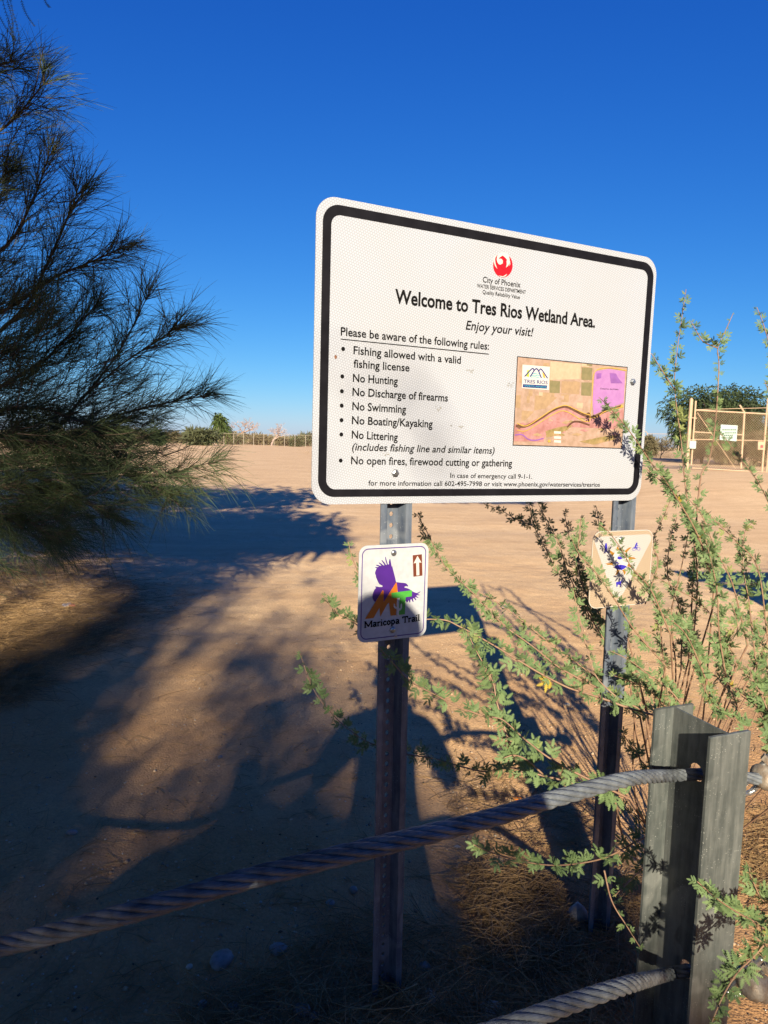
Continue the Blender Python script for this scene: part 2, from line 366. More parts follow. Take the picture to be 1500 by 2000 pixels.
def ring(name, o1, o2, off, mat, parent):
    n = len(o1); P = [S(u, v, off) for u, v in o1]+[S(u, v, off) for u, v in o2]
    return part(name, P, [(i, (i+1) % n, (i+1) % n+n, i+n) for i in range(n)], mat, parent)
def poly_px(name, pts, off, mat, parent, label=None):
    return sheet(name, [tuple(uvof(x, y, off)) for x, y in pts], off, mat, parent, label=label)

_dg = None
def text_geo(s, offset=0.0, res=3):
    cu = bpy.data.curves.new('t', 'FONT'); cu.body = s; cu.size = 1.0; cu.offset = offset; cu.resolution_u = res
    ob = bpy.data.objects.new('t', cu); COL.objects.link(ob)
    bpy.context.view_layer.update(); dg = bpy.context.evaluated_depsgraph_get()
    me = bpy.data.meshes.new_from_object(ob.evaluated_get(dg))
    V = np.array([v.co[:] for v in me.vertices]).reshape(-1, 3); Fc = [tuple(p.vertices) for p in me.polygons]
    bpy.data.objects.remove(ob); bpy.data.curves.remove(cu); bpy.data.meshes.remove(me)
    return V, Fc
CAPH = text_geo('H')[0][:, 1].max()
def lettering(s, p0, p1, cap, off, mat, parent, offset=.012, shear=0.0, px=True, cap_px=None):
    q0, q1 = (uvof(*p0, off), uvof(*p1, off)) if px else (np.array(p0), np.array(p1))
    V, Fc = text_geo(s, offset)
    e = (q1-q0); L = np.linalg.norm(e); e /= L; nrm = np.array([-e[1], e[0]])
    x = (V[:, 0]-V[:, 0].min())/(V[:, 0].max()-V[:, 0].min())*L; y = V[:, 1]/CAPH*cap; x = x+shear*y
    P = [S(*(q0+e*xx+nrm*yy), off) for xx, yy in zip(x, y)]
    return part('lettering', P, Fc, mat, parent)

base_l = S(.19, -1.17); base_l[2] = float(G(base_l[0], base_l[1]))
sign = thing('information_sign', base_l, 'large white wetland welcome sign with black border and rules, bolted to two steel posts', 'sign')
SW, SH = 0.9038, 0.610
panel = sheet('sign_panel', rrect(0, 0, SW, SH, .042, 10), 0.0, M['white_sheet'], sign, thick=.0025)
ring('border', rrect(.0135, .0155, SW-.0095, SH-.0135, .036, 10), rrect(.0315, .0315, SW-.029, SH-.0325, .020, 10), .0006, M['black'], panel)
T0 = .0007
def c1(x, y): return (x/2.143+600, y/2.143+370)
L_ = [
 ('City of Phoenix', (738, 385), (896, 407), .0120, .0, 0), ('WATER SERVICES DEPARTMENT', (714, 407), (918, 434), .0079, .0, 0),
 ('Quality Reliability Value', (737, 433), (893, 455), .0080, .0, 0),
 ('Welcome to Tres Rios Wetland Area.', (370, 473), (1207, 573), .0275, .017, 0), ('Enjoy your visit!', (666, 583), (944, 611), .0190, .004, .2),
 ('Please be aware of the following rules:', (143, 610), (763, 668), .0162, .006, 0), ('Fishing allowed with a valid', (196, 688), (645, 727), .0158, .006, 0),
 ('fishing license', (196, 744), (430, 760), .0158, .006, 0), ('No Hunting', (193, 804), (381, 816), .0160, .008, 0),
 ('No Discharge of firearms', (191, 862), (590, 885), .0160, .008, 0), ('No Swimming', (190, 922), (415, 934), .0160, .008, 0),
 ('No Boating/Kayaking', (188, 981), (526, 994), .0160, .008, 0), ('No Littering', (187, 1041), (380, 1050), .0160, .008, 0),
 ('(includes fishing line and similar items)', (187, 1091), (783, 1103), .0150, .004, .2),
 ('No open fires, firewood cutting or gathering', (184, 1149), (858, 1156), .0160, .006, 0),
 ('In case of emergency call 9-1-1.', (599, 1204), (942, 1207), .0106, .002, 0),
 ('for more information call 602-495-7998 or visit www.phoenix.gov/waterservices/tresrios', (256, 1238), (1225, 1239), .0106, .002, 0)]
for s, p0, p1, cap, off, sh in L_:
    lettering(s, c1(*p0), c1(*p1), cap, T0, M['text'], panel, off+.008, sh)
poly_px('underline', [c1(143, 624), c1(763, 684.5), c1(762, 688), c1(143, 627.5)], T0, M['text'], panel)
for x, y in ((153, 667), (149, 782), (147, 844), (146, 904), (145, 965), (144, 1025), (141, 1134)):
    u, v_ = uvof(*c1(x, y), T0); sheet('bullet', [(u+.0043*math.cos(k*math.pi/6), v_+.0043*math.sin(k*math.pi/6)) for k in range(12)], T0, M['text'], panel)
# phoenix emblem
def c3(p): return (p[0]/11.54+920, p[1]/11.54+480)
def emb(pts, off, mat): return poly_px('emblem', [c3(p) for p in pts], off, M[mat], panel)
emb([(738+220*math.cos(t), 425+270*math.sin(t)) for t in np.linspace(0, 2*math.pi, 32, endpoint=False)], .0007, 'red')
emb([(680, 140), (825, 140), (868, 200), (892, 290), (886, 380), (850, 440), (805, 478), (785, 440), (730, 380), (680, 412), (640, 395), (612, 350), (598, 290), (610, 220), (640, 170)], .0010, 'white')
emb([(650, 285), (662, 250), (700, 225), (730, 203), (780, 240), (834, 300), (820, 330), (825, 400), (806, 480), (760, 520), (700, 480), (690, 415), (735, 385), (738, 320), (715, 285), (690, 270)], .0013, 'red')
emb([(522, 300), (560, 205), (580, 190), (560, 300), (575, 400), (612, 505), (560, 440), (535, 360)], .0010, 'white')
emb([(640, 655), (740, 672), (835, 615), (800, 668), (735, 690), (690, 685)], .0010, 'white')
emb([(862, 250), (900, 330), (905, 400), (885, 440), (893, 340)], .0010, 'white')
# map print
mq = [uvof(*c1(881, 695)), uvof(*c1(1343, 737)), uvof(*c1(1318, 1080)), uvof(*c1(860, 1068))]   # TL TR BR BL
mu0, mu1 = (mq[0][0]+mq[3][0])/2, (mq[1][0]+mq[2][0])/2; mv1, mv0 = (mq[0][1]+mq[1][1])/2, (mq[2][1]+mq[3][1])/2
sheet('map_frame', [(mu0, mv0), (mu1, mv0), (mu1, mv1), (mu0, mv1)], .0006, M['black'], panel)
mp = sheet('map_print', [(mu0+.002, mv0+.002), (mu1-.002, mv0+.002), (mu1-.002, mv1-.002), (mu0+.002, mv1-.002)], .0008, M['map_tan'], panel)
def cm(x, y): return (x/5+980, y/5+680)
def mpoly(pts, mat, lvl=1):
    off = .0008+.00025*lvl; P = []
    for x, y in pts:
        u, v_ = uvof(*cm(x, y), off); P.append((min(max(u, mu0+.0025), mu1-.0025), min(max(v_, mv0+.0025), mv1-.0025)))
    return sheet('map_patch', P, off, M[mat], panel)
def mline(pts, w, mat, lvl):
    P = catmull([np.array([*uvof(*cm(x, y), .001)]) for x, y in pts], 4); d = np.gradient(P, axis=0); d /= np.linalg.norm(d, axis=1)[:, None]
    n2 = np.stack([-d[:, 1], d[:, 0]], -1)*w/2; return sheet('map_line', [tuple(p) for p in P+n2]+[tuple(p) for p in (P-n2)[::-1]], .0008+.00025*lvl, M[mat], panel)
rm = random.Random(5)
for k in range(34):
    x = rm.uniform(160, 840); y = rm.uniform(110, 560-abs(x-620)*.25); w_, h_ = rm.uniform(30, 90), rm.uniform(25, 80); x1, y1 = min(x+w_, 880), y+h_
    mpoly([(x, y), (x1, y+4), (x1-4, y1+4), (x-4, y1)], rm.choice(['map_field', 'map_field', 'map_light', 'map_tan', 'map_field']), .3+.012*k)
for k in range(26):
    x = rm.uniform(140, 1100); y = rm.uniform(700, 900)-(60 if 450 < x < 1100 else 0); w_ = rm.uniform(30, 110); mpoly([(x, y), (x+w_*.5, y-rm.uniform(6, 22)), (x+w_, y+rm.uniform(-8, 8)), (x+w_*.6, y+rm.uniform(8, 20))], rm.choice(['map_field', 'map_green', 'map_tan', 'map_pink']), 1.3+.015*k)
mpoly([(480, 120), (780, 145), (775, 290), (475, 300)], 'map_light'); mpoly([(590, 310), (770, 320), (760, 440), (585, 430)], 'map_field')
for q in ([(475, 305), (575, 312), (570, 430), (470, 425)], [(785, 175), (890, 182), (885, 300), (783, 298)], [(783, 322), (885, 325), (878, 455), (778, 450)], [(835, 140), (890, 146), (888, 165), (834, 158)]): mpoly(q, 'map_olive')
for q in ([(145, 450), (190, 450), (185, 575), (140, 572)], [(330, 450), (545, 470), (430, 580), (320, 600)], [(200, 600), (320, 610), (240, 690), (195, 700)]): mpoly(q, 'map_field')
mpoly([(125, 735), (240, 730), (380, 660), (500, 580), (620, 545), (700, 560), (800, 620), (900, 670), (1010, 620), (1195, 580), (1190, 720), (1100, 780), (960, 770), (700, 760), (520, 770), (430, 850), (410, 905), (120, 900)], 'map_pink')
mpoly([(915, 215), (1050, 190), (1210, 215), (1195, 520), (985, 600), (900, 640), (890, 480)], 'map_purple', 2)
mpoly([(1060, 230), (1120, 235), (1140, 275), (1185, 330), (1070, 330)], 'map_purple_d', 3); mpoly([(930, 235), (980, 232), (975, 280), (930, 290)], 'map_purple_d', 3)
mpoly([(430, 800), (560, 760), (700, 740), (640, 790), (500, 850), (440, 860)], 'map_green', 2); mpoly([(760, 900), (1000, 850), (1150, 830), (1100, 880), (900, 930)], 'map_green', 2)
mline([(140, 750), (230, 755), (360, 690), (480, 610), (570, 568), (640, 562), (720, 600), (800, 640), (880, 660), (960, 630), (1010, 605), (1100, 575), (1170, 552)], .0058, 'map_dark', 3)
mline([(640, 760), (700, 710), (770, 710), (860, 740)], .0045, 'map_dark', 3)
mline([(130, 840), (200, 835), (260, 880), (330, 890), (410, 870)], .003, 'map_purple_d', 3)
mline([(150, 725), (240, 750), (370, 672), (490, 592), (580, 555), (640, 550), (720, 585), (800, 622), (860, 640)], .0018, 'yellow_p', 5)
mline([(150, 790), (230, 800), (350, 730), (460, 660), (570, 605), (640, 610), (730, 660), (800, 700), (860, 705)], .0018, 'yellow_p', 5)
mline([(860, 700), (868, 600), (885, 480), (905, 230), (1040, 180), (1222, 205)], .0018, 'yellow_p', 5)
mline([(860, 670), (930, 660), (1000, 610), (1080, 585), (1185, 560)], .0018, 'yellow_p', 5)
for x, y, r in ((175, 755, 22), (850, 640, 26), (775, 620, 12), (722, 598, 10), (670, 578, 10), (430, 640, 10), (380, 680, 10)):
    mpoly([(x+r*math.cos(t), y+r*math.sin(t)) for t in np.linspace(0, 6.283, 8, endpoint=False)], 'map_dark', 4)
for x, y in ((1178, 555), (466, 898)): mpoly([(x+(20 if k % 2 else 9)*math.cos(k*.628), y+(20 if k % 2 else 9)*math.sin(k*.628)) for k in range(10)], 'yellow_p', 6)
for y in (800, 850, 888): mpoly([(515, y), (582, y+3), (580, y+26), (513, y+23)], 'white', 3)
lettering('Closed to the Public', cm(965, 388), cm(1145, 396), .0032, .0019, M['text'], panel, .0)
mpoly([(208, 152), (475, 172), (465, 400), (200, 382)], 'white', 3)
mline([(225, 268), (300, 190), (318, 210)], .0028, 'navy', 5); mline([(280, 268), (343, 190), (390, 282)], .0030, 'navy', 5); mline([(365, 215), (388, 196), (450, 285)], .0028, 'navy', 5)
for k in range(3): mline([(300-k*8, 242+k*16), (330, 238+k*16), (350, 244+k*16), (368+k*4, 240+k*16)], .0016, 'cyan_p', 4)
mpoly([(255, 205), (275, 205), (270, 275), (240, 262), (250, 235)], 'lime_p', 4); mpoly([(400, 225), (425, 240), (430, 285), (410, 275)], 'yellow_p', 4)
lettering('TRES RIOS', cm(220, 330), cm(452, 342), .0078, .0021, M['navy'], panel, .01)
mpoly([(212, 342), (448, 354), (445, 385), (210, 372)], 'navy', 5); lettering('WETLANDS', cm(222, 366), cm(440, 379), .0038, .0024, M['cyan_p'], panel, .0)
# scuffs in the film, edge hole
for x, y, r in ((690, 757, 22), (845, 815, 26), (550, 918, 20), (645, 990, 17), (330, 1108, 24), (372, 1082, 16), (600, 985, 7), (1096, 1150, 0)):
    for k in range(int(r*.5)):
        px_, py_ = x+random.gauss(0, r*.45), y+random.gauss(0, r*.25); rr = random.uniform(1.2, 3.6)
        poly_px('scuff', [c1(px_+rr*math.cos(t)*random.uniform(.5, 1.8), py_+rr*math.sin(t)*random.uniform(.5, 1)) for t in np.linspace(0, 6.28, 6, endpoint=False)], .00045, M['scuff'], panel)
u, v_ = uvof(*c1(121, 701)); sheet('bolt_hole', [(u+.003*math.cos(k*.785), v_+.004*math.sin(k*.785)) for k in range(8)], .0007, M['rust'], panel)

def bolt_head(parent, u, v, off, r=.0085, dome=True, hexa=False):
    mb = MB(); c = S(u, v, off); n = 6 if hexa else 14; prof = [(1.0, 0), (1.0, .25), (.85, .45), (.5, .62), (0.02, .68)] if dome else [(1.25, 0), (1.25, .12), (.85, .15), (.85, .7), (.7, .78), (.02, .78)]
    rings = []
    for rr, hh in prof: rings.append([c + (a_*math.cos(k*2*math.pi/n)+b_*math.sin(k*2*math.pi/n))*r*rr + NN*r*hh for k in range(n)])
    V = [p for q in rings for p in q]; Fc = [(i*n+j, i*n+(j+1) % n, (i+1)*n+(j+1) % n, (i+1)*n+j) for i in range(len(rings)-1) for j in range(n)]
    Fc.append(tuple((len(rings)-1)*n+j for j in range(n)))
    return part('bolt', V, Fc, M['bolt'], parent, smooth_=dome and not hexa)
for p in (c1(368, 1186), c1(1363, 800)):
    u, v_ = uvof(*p); bolt_head(sign, u, v_, .001, .0072, False, True)

# perforated U-channel posts
def channel(parent, u_top, u_bot, v_top, v_bot, off):
    prof = [(-.038, 0), (-.023, 0), (-.0155, -.026), (.0155, -.026), (.023, 0), (.038, 0)]
    th = .003; mb = MB(); seg = .0254; n = int((v_top-v_bot)/seg)
    def U(v): return u_top+(u_bot-u_top)*(v_top-v)/(v_top-v_bot)
    def P(x, v, d): return S(U(v)+x, v, off+d)
    for i in range(5):
        (x0, d0), (x1, d1) = prof[i], prof[i+1]
        if i == 2: continue
        ln = math.hypot(x1-x0, d1-d0); nx_, nd_ = (d1-d0)/ln*th, -(x1-x0)/ln*th
        V = [P(x0, v_top, d0), P(x1, v_top, d1), P(x1, v_bot, d1), P(x0, v_bot, d0), P(x0+nx_, v_top, d0+nd_), P(x1+nx_, v_top, d1+nd_), P(x1+nx_, v_bot, d1+nd_), P(x0+nx_, v_bot, d0+nd_)]
        mb.add(V, [(0, 1, 2, 3), (7, 6, 5, 4), (0, 4, 5, 1), (3, 2, 6, 7), (0, 3, 7, 4), (1, 5, 6, 2)])
    w, r = .0155, .0048
    for k in range(n):
        v1 = v_top-k*seg; v0 = v1-seg; vc = (v0+v1)/2; out = []; inn = []
        for q in range(8):
            a = math.radians(45*q); ca, sa = math.cos(a), math.sin(a); s_ = 1/max(abs(ca), abs(sa))
            out.append((w*ca*s_, vc+seg/2*sa*s_)); inn.append((r*ca, vc+r*1.15*sa))
        V = [P(x, v, -.026) for x, v in out]+[P(x, v, -.026) for x, v in inn]+[P(x, v, -.026-th) for x, v in out]+[P(x, v, -.026-th) for x, v in inn]
        Fc = []
        for q in range(8):
            q2 = (q+1) % 8; Fc += [(q, q2, 8+q2, 8+q), (16+q2, 16+q, 24+q, 24+q2), (8+q, 8+q2, 24+q2, 24+q)]
        mb.add(V, Fc)
    V, Fc = mb.all(); return part('post', V, Fc, M['upost'], parent)
channel(sign, .190, .216, .52, -1.45, -.0030)
channel(sign, .849, .876, .52, -1.50, -.0030)

# ---------------------------------------------------------------- trail marker on the left post
tq = [(700.2, 1066.5), (836.1, 1058.6), (832.3, 1240.7), (698.1, 1256.0)]
TOFF = .002
def frame_of(q, off):
    w = [uvof(*p, off) for p in q]; c = sum(w)/4; ex = (w[1]-w[0]+w[2]-w[3])/2; W = np.linalg.norm(ex); ex /= W; ey = np.array([-ex[1], ex[0]])
    H = ((w[0]-w[3])@ey+(w[1]-w[2])@ey)/2; return c, ex, ey, W, H
tc_, tex, tey, TW, TH = frame_of(tq, TOFF)
def loc(c, ex, ey, pts): return [tuple(c+ex*x+ey*y) for x, y in pts]
trail = thing('trail_marker', S(*(tc_-tey*TH/2), TOFF), 'small white trail sign with purple bird and orange M, on the left signpost', 'trail sign')
tpanel = sheet('sign_panel', loc(tc_, tex, tey, rrect(-TW/2, -TH/2, TW/2, TH/2, .019)), TOFF, M['trail_white'], trail, thick=.002)
ro = loc(tc_, tex, tey, rrect(-TW/2+.0065, -TH/2+.0065, TW/2-.0065, TH/2-.0065, .015)); ri = loc(tc_, tex, tey, rrect(-TW/2+.0085, -TH/2+.0085, TW/2-.0085, TH/2-.0085, .013))
ring('border', ro, ri, TOFF+.0005, M['purple'], tpanel)
def ct(p): return (p[0]/7.5+670, p[1]/7.5+1040)
def tpoly(name, pts, mat, lvl=1): return poly_px(name, [ct(p) for p in pts], TOFF+.0004*lvl+.0002, M[mat], tpanel)
tpoly('bird_emblem', [(775, 725), (755, 640), (735, 560), (715, 480), (710, 500), (690, 385), (678, 385), (668, 425), (670, 460), (655, 465), (640, 420), (622, 350), (614, 355), (618, 400), (640, 470), (625, 468), (600, 430), (565, 396), (560, 405), (590, 450), (605, 478), (585, 475), (550, 447), (520, 433), (520, 442), (560, 480), (540, 483), (505, 470), (480, 468), (482, 480), (525, 495), (500, 503), (470, 502), (468, 513), (490, 520), (478, 545), (465, 580), (465, 600), (475, 620), (480, 655), (495, 690), (510, 725), (530, 755), (575, 775), (572, 792), (530, 795), (470, 785), (468, 795), (480, 808), (455, 835), (440, 870), (430, 900), (425, 935), (430, 965), (440, 990), (465, 1015), (500, 960), (600, 1010), (700, 900), (775, 800)], 'purple')
tpoly('bird_emblem', [(770, 722), (830, 728), (885, 732), (915, 738), (935, 752), (950, 775), (948, 790), (935, 782), (915, 780), (893, 792), (900, 802), (940, 812), (975, 828), (1010, 855), (1040, 870), (1075, 880), (1100, 872), (1130, 852), (1128, 862), (1105, 885), (1085, 895), (1118, 905), (1115, 915), (1075, 912), (1070, 925), (1100, 945), (1098, 955), (1060, 940), (1050, 945), (1070, 980), (1060, 990), (1030, 955), (1020, 960), (1028, 1010), (1018, 1015), (995, 970), (985, 975), (980, 1018), (970, 1020), (955, 985), (945, 1010), (930, 1018), (905, 985), (880, 940), (800, 870)], 'purple')
tpoly('letter_m', [(315, 1265), (575, 840), (590, 850), (590, 1015), (775, 722), (785, 745), (797, 870), (770, 1190), (775, 1205), (690, 1215), (668, 1020), (640, 1050), (540, 1230), (528, 1100), (440, 1250)], 'orange', 2)
tpoly('letter_t', [(705, 880), (1005, 840), (1003, 928), (912, 942), (900, 1192), (812, 1202), (825, 950), (708, 958)], 'green_p', 3)
tpoly('cactus_emblem', [(780, 1210), (785, 1115), (755, 1110), (737, 1085), (737, 1045), (745, 1035), (755, 1045), (757, 1075), (780, 1090), (783, 990), (797, 972), (812, 985), (815, 1110), (835, 1095), (838, 1045), (850, 1032), (860, 1045), (858, 1100), (840, 1135), (815, 1140), (812, 1208)], 'white', 4)
tpoly('arrow_plate', [(1018, 327), (1153, 312), (1160, 625), (1027, 642)], 'brown_p')
tpoly('arrow', [(1088, 335), (1147, 435), (1110, 432), (1115, 620), (1072, 624), (1068, 438), (1030, 448)], 'white', 2)
# lettering with slab serifs
SER = {'M': (1.15, [[(.1, 0), (.1, 1)], [(.1, 1), (.55, .15)], [(.55, .15), (1.0, 1)], [(1.0, 1), (1.0, 0)]], [(.1, 0), (.1, 1), (1.0, 1), (1.0, 0)]),
 'a': (.62, [[(.12, .62), (.3, .68), (.46, .6), (.46, 0)], [(.46, .38), (.15, .3), (.1, .12), (.22, 0), (.46, .12)]], [(.5, 0)]),
 'r': (.5, [[(.15, 0), (.15, .66)], [(.15, .5), (.3, .66), (.45, .6)]], [(.15, 0), (.1, .66)]), 'i': (.34, [[(.16, 0), (.16, .66)], [(.14, .92), (.18, .98)]], [(.16, 0), (.1, .66)]),
 'c': (.55, [[(.47, .56), (.3, .68), (.12, .5), (.1, .25), (.25, 0), (.48, .12)]], []), 'o': (.62, [[(.3, .68), (.1, .45), (.1, .2), (.3, 0), (.5, .2), (.5, .45), (.3, .68)]], []),
 'p': (.66, [[(.14, -.3), (.14, .66)], [(.14, .55), (.35, .68), (.54, .45), (.52, .18), (.34, 0), (.14, .08)]], [(.14, -.3), (.1, .66)]),
 ' ': (.4, [], []), 'T': (.85, [[(.42, 0), (.42, 1)], [(.04, .98), (.8, .98)], [(.05, .98), (.05, .8)], [(.79, .98), (.79, .8)]], [(.42, 0)]), 'l': (.34, [[(.16, 0), (.16, 1.05)]], [(.16, 0), (.11, 1.05)])}
tp0, tp1 = uvof(*ct((305, 1392)), TOFF), uvof(*ct((1118, 1283)), TOFF); te = tp1-tp0; TL_ = np.linalg.norm(te); te /= TL_; tn = np.array([-te[1], te[0]])
tot = sum(SER[c][0] for c in 'Maricopa Trail'); hx = TL_/tot; hy = .0135; x = 0; mbt = MB()
for ch in 'Maricopa Trail':
    w, st, sf = SER[ch]
    segs = [(s_[i], s_[i+1], .16) for s_ in st for i in range(len(s_)-1)] + [((fx-.13, fy), (fx+.13, fy), .07) for fx, fy in sf]
    for k, (p, q, wd) in enumerate(segs):
        P = tp0+te*(x+p[0])*hx+tn*p[1]*hy; Q = tp0+te*(x+q[0])*hx+tn*q[1]*hy; d = Q-P; dl = np.linalg.norm(d)+1e-9; d /= dl; nn = np.array([-d[1], d[0]])*hx*wd/2*1.1
        ex_ = d*hx*.04; off = TOFF+.0009+.00001*k
        mbt.add([S(*(P-ex_+nn), off), S(*(P-ex_-nn), off), S(*(Q+ex_-nn), off), S(*(Q+ex_+nn), off)], [(0, 1, 2, 3)])
    x += w
V, Fc = mbt.all(); part('lettering', V, Fc, M['text'], tpanel)
for p in ((737, 292), (718, 1420)):
    u, v_ = uvof(*ct(p), TOFF); bolt_head(trail, u, v_, TOFF+.0006, .0068)
u, v_ = uvof(*ct((765, 1510)), TOFF); bolt_head(trail, u, v_, TOFF+.0003, .003, False, True)

# ---------------------------------------------------------------- triangle trail marker on the right post
sq = [(1157.7, 1036.5), (1274.6, 1030.8), (1267.1, 1176.0), (1149.4, 1186.8)]
sc_, sex, sey, QW, QH = frame_of(sq, TOFF)
tri = thing('triangle_marker', S(*(sc_-sey*QH/2), TOFF), 'tan square trail sign with pale triangle and sun face, on the right signpost', 'trail sign')
qpanel = sheet('sign_panel', loc(sc_, sex, sey, rrect(-QW/2, -QH/2, QW/2, QH/2, .026)), TOFF, M['tan_sheet'], tri, thick=.002)
ring('rim', loc(sc_, sex, sey, rrect(-QW/2, -QH/2, QW/2, QH/2, .026)), loc(sc_, sex, sey, rrect(-QW/2+.0015, -QH/2+.0015, QW/2-.0015, QH/2-.0015, .0245)), TOFF+.0004, M['white'], qpanel)
def cs_(p): return (p[0]/9.375+1140, p[1]/9.375+1010)
def qpoly(name, pts, mat, lvl=1): return poly_px(name, [cs_(p) for p in pts], TOFF+.0004*lvl+.0002, M[mat], qpanel)
qpoly('triangle', [(240, 355), (300, 335), (700, 312), (1170, 285), (1220, 300), (1245, 345), (1225, 420), (720, 1375), (660, 1430), (580, 1425), (520, 1370), (195, 440), (200, 385)], 'cream_sheet')
for k, (dx, dy, L2) in enumerate([(.55, -.8, 250), (.95, -.2, 210), (.9, .45, 170), (.35, .9, 190), (-.25, .97, 210), (-.95, .3, 200), (-.75, -.6, 180), (-.25, -.95, 190)]):
    cx, cy = 672, 770; n_ = math.hypot(dx, dy); dx /= n_; dy /= n_; s0 = 130
    pts = [(cx+dx*s0-dy*38, cy+dy*s0*1.15+dx*38), (cx+dx*(s0+70)-dy*34+dy*14, cy+dy*(s0+70)*1.1+dx*34-dx*14), (cx+dx*(s0+L2*.75)-dy*30, cy+dy*(s0+L2*.75)+dx*30), (cx+dx*(s0+L2*.6)+dy*8, cy+dy*(s0+L2*.6)-dx*8), (cx+dx*s0+dy*38, cy+dy*s0*1.15-dx*38)]
    qpoly('sun_ray', pts, 'gold', 2)
qpoly('sun_face', [(672+150*math.cos(t), 765+185*math.sin(t)) for t in np.linspace(0, 6.283, 20, endpoint=False)], 'white', 3)
qpoly('face_emblem', [(560, 890), (600, 855), (680, 845), (755, 860), (790, 880), (740, 920), (690, 945), (620, 935)], 'blue_p', 4)
qpoly('face_emblem', [(600, 790), (655, 820), (590, 822)], 'blue_p', 4); qpoly('face_emblem', [(620, 700), (690, 690), (720, 730), (660, 755), (615, 740)], 'blue_p', 4)
for q in ([(665, 640), (685, 620), (700, 680), (685, 690)], [(705, 620), (740, 620), (735, 650), (715, 680)]): qpoly('face_emblem', q, 'blue_p', 4)
qpoly('hiker_emblem', [(400, 455), (420, 450), (425, 480), (435, 540), (425, 580), (440, 630), (425, 632), (405, 590), (385, 632), (372, 628), (392, 575), (385, 520), (390, 480)], 'blue_p', 2)
def qwheel(x, y, r):
    P = [np.array(uvof(*cs_((x+r*math.cos(t), y+r*math.sin(t))), TOFF)) for t in np.linspace(0, 6.283, 16, endpoint=False)]; P2 = [np.array(uvof(*cs_((x+r*.78*math.cos(t), y+r*.78*math.sin(t))), TOFF)) for t in np.linspace(0, 6.283, 16, endpoint=False)]
    ring('bicycle_emblem', P, P2, TOFF+.001, M['blue_p'], qpanel)
qwheel(912, 560, 32); qwheel(1000, 553, 32)
qpoly('bicycle_emblem', [(968, 438), (985, 440), (985, 460), (975, 480), (1000, 500), (985, 512), (968, 495), (962, 520), (985, 530), (965, 570), (955, 568), (962, 540), (935, 545), (912, 562), (908, 555), (935, 515), (945, 480)], 'blue_p', 2)
qpoly('rider_emblem', [(588, 1175), (610, 1160), (635, 1160), (640, 1110), (650, 1100), (655, 1130), (660, 1155), (685, 1145), (700, 1120), (718, 1135), (700, 1155), (685, 1185), (675, 1210), (685, 1250), (672, 1252), (655, 1215), (620, 1212), (612, 1255), (598, 1255), (595, 1215)], 'blue_p', 2)
u, v_ = uvof(*cs_((675, 380)), TOFF); bolt_head(tri, u, v_, TOFF+.0006, .0072)
u, v_ = uvof(*cs_((640, 1500)), TOFF); bolt_head(tri, u, v_, TOFF+.0006, .0065)

# ---------------------------------------------------------------- steel barrier post
DROP = .535; ZT = EYE-DROP
q2 = {k: np.array(v)*DROP for k, v in dict(FL=(1.0435, 2.5001), FR=(1.2180, 2.5672), W1=(1.1364, 2.5230), W2=(1.2353, 2.3039), NL=(1.1643, 2.2639), NR=(1.3423, 2.3357)).items()}
fa = (q2['FR']-q2['FL']); fa /= np.linalg.norm(fa); wa = np.array([fa[1], -fa[0]])           # flange axis, web axis (towards us)
fc_far = (q2['FL']+q2['FR'])/2; fc_near = (q2['NL']+q2['NR'])/2; DP = (fc_near-fc_far)@wa; FW = .1015
ctr = (fc_far+fc_near)/2
fa3 = np.array([*fa, 0]); wa3 = np.array([*wa, 0]); z3 = np.array([0, 0, 1.])
bp_base = np.array([*ctr, float(G(*ctr))])
bpost = thing('barrier_post', bp_base, 'grey galvanised I-beam post with rope holes, at the right edge', 'barrier post')
def c2v(f, w, z): return np.array([*(ctr+fa*f+wa*w), z])
ZB = -.25
for sgn in (-1, 1):
    mb = MB(); w0, w1 = sgn*(DP/2-.0028), sgn*(DP/2+.0028); ch = .003; dz = .002
    out = [(-FW/2, w0), (-FW/2, w1), (FW/2, w1), (FW/2, w0)]
    V = [c2v(f, w, ZB) for f, w in out]+[c2v(f*(1-ch*0), w, ZT-dz) for f, w in out]+[c2v(f-math.copysign(.0015, f), w-math.copysign(.001, w), ZT) for f, w in out]
    # keep bevel narrow
    Fc = [(0, 3, 2, 1)]+[(i, (i+1) % 4, 4+(i+1) % 4, 4+i) for i in range(4)]+[(4+i, 4+(i+1) % 4, 8+(i+1) % 4, 8+i) for i in range(4)]+[(8, 9, 10, 11)]
    part('flange', V, Fc, M['galv'], bpost)
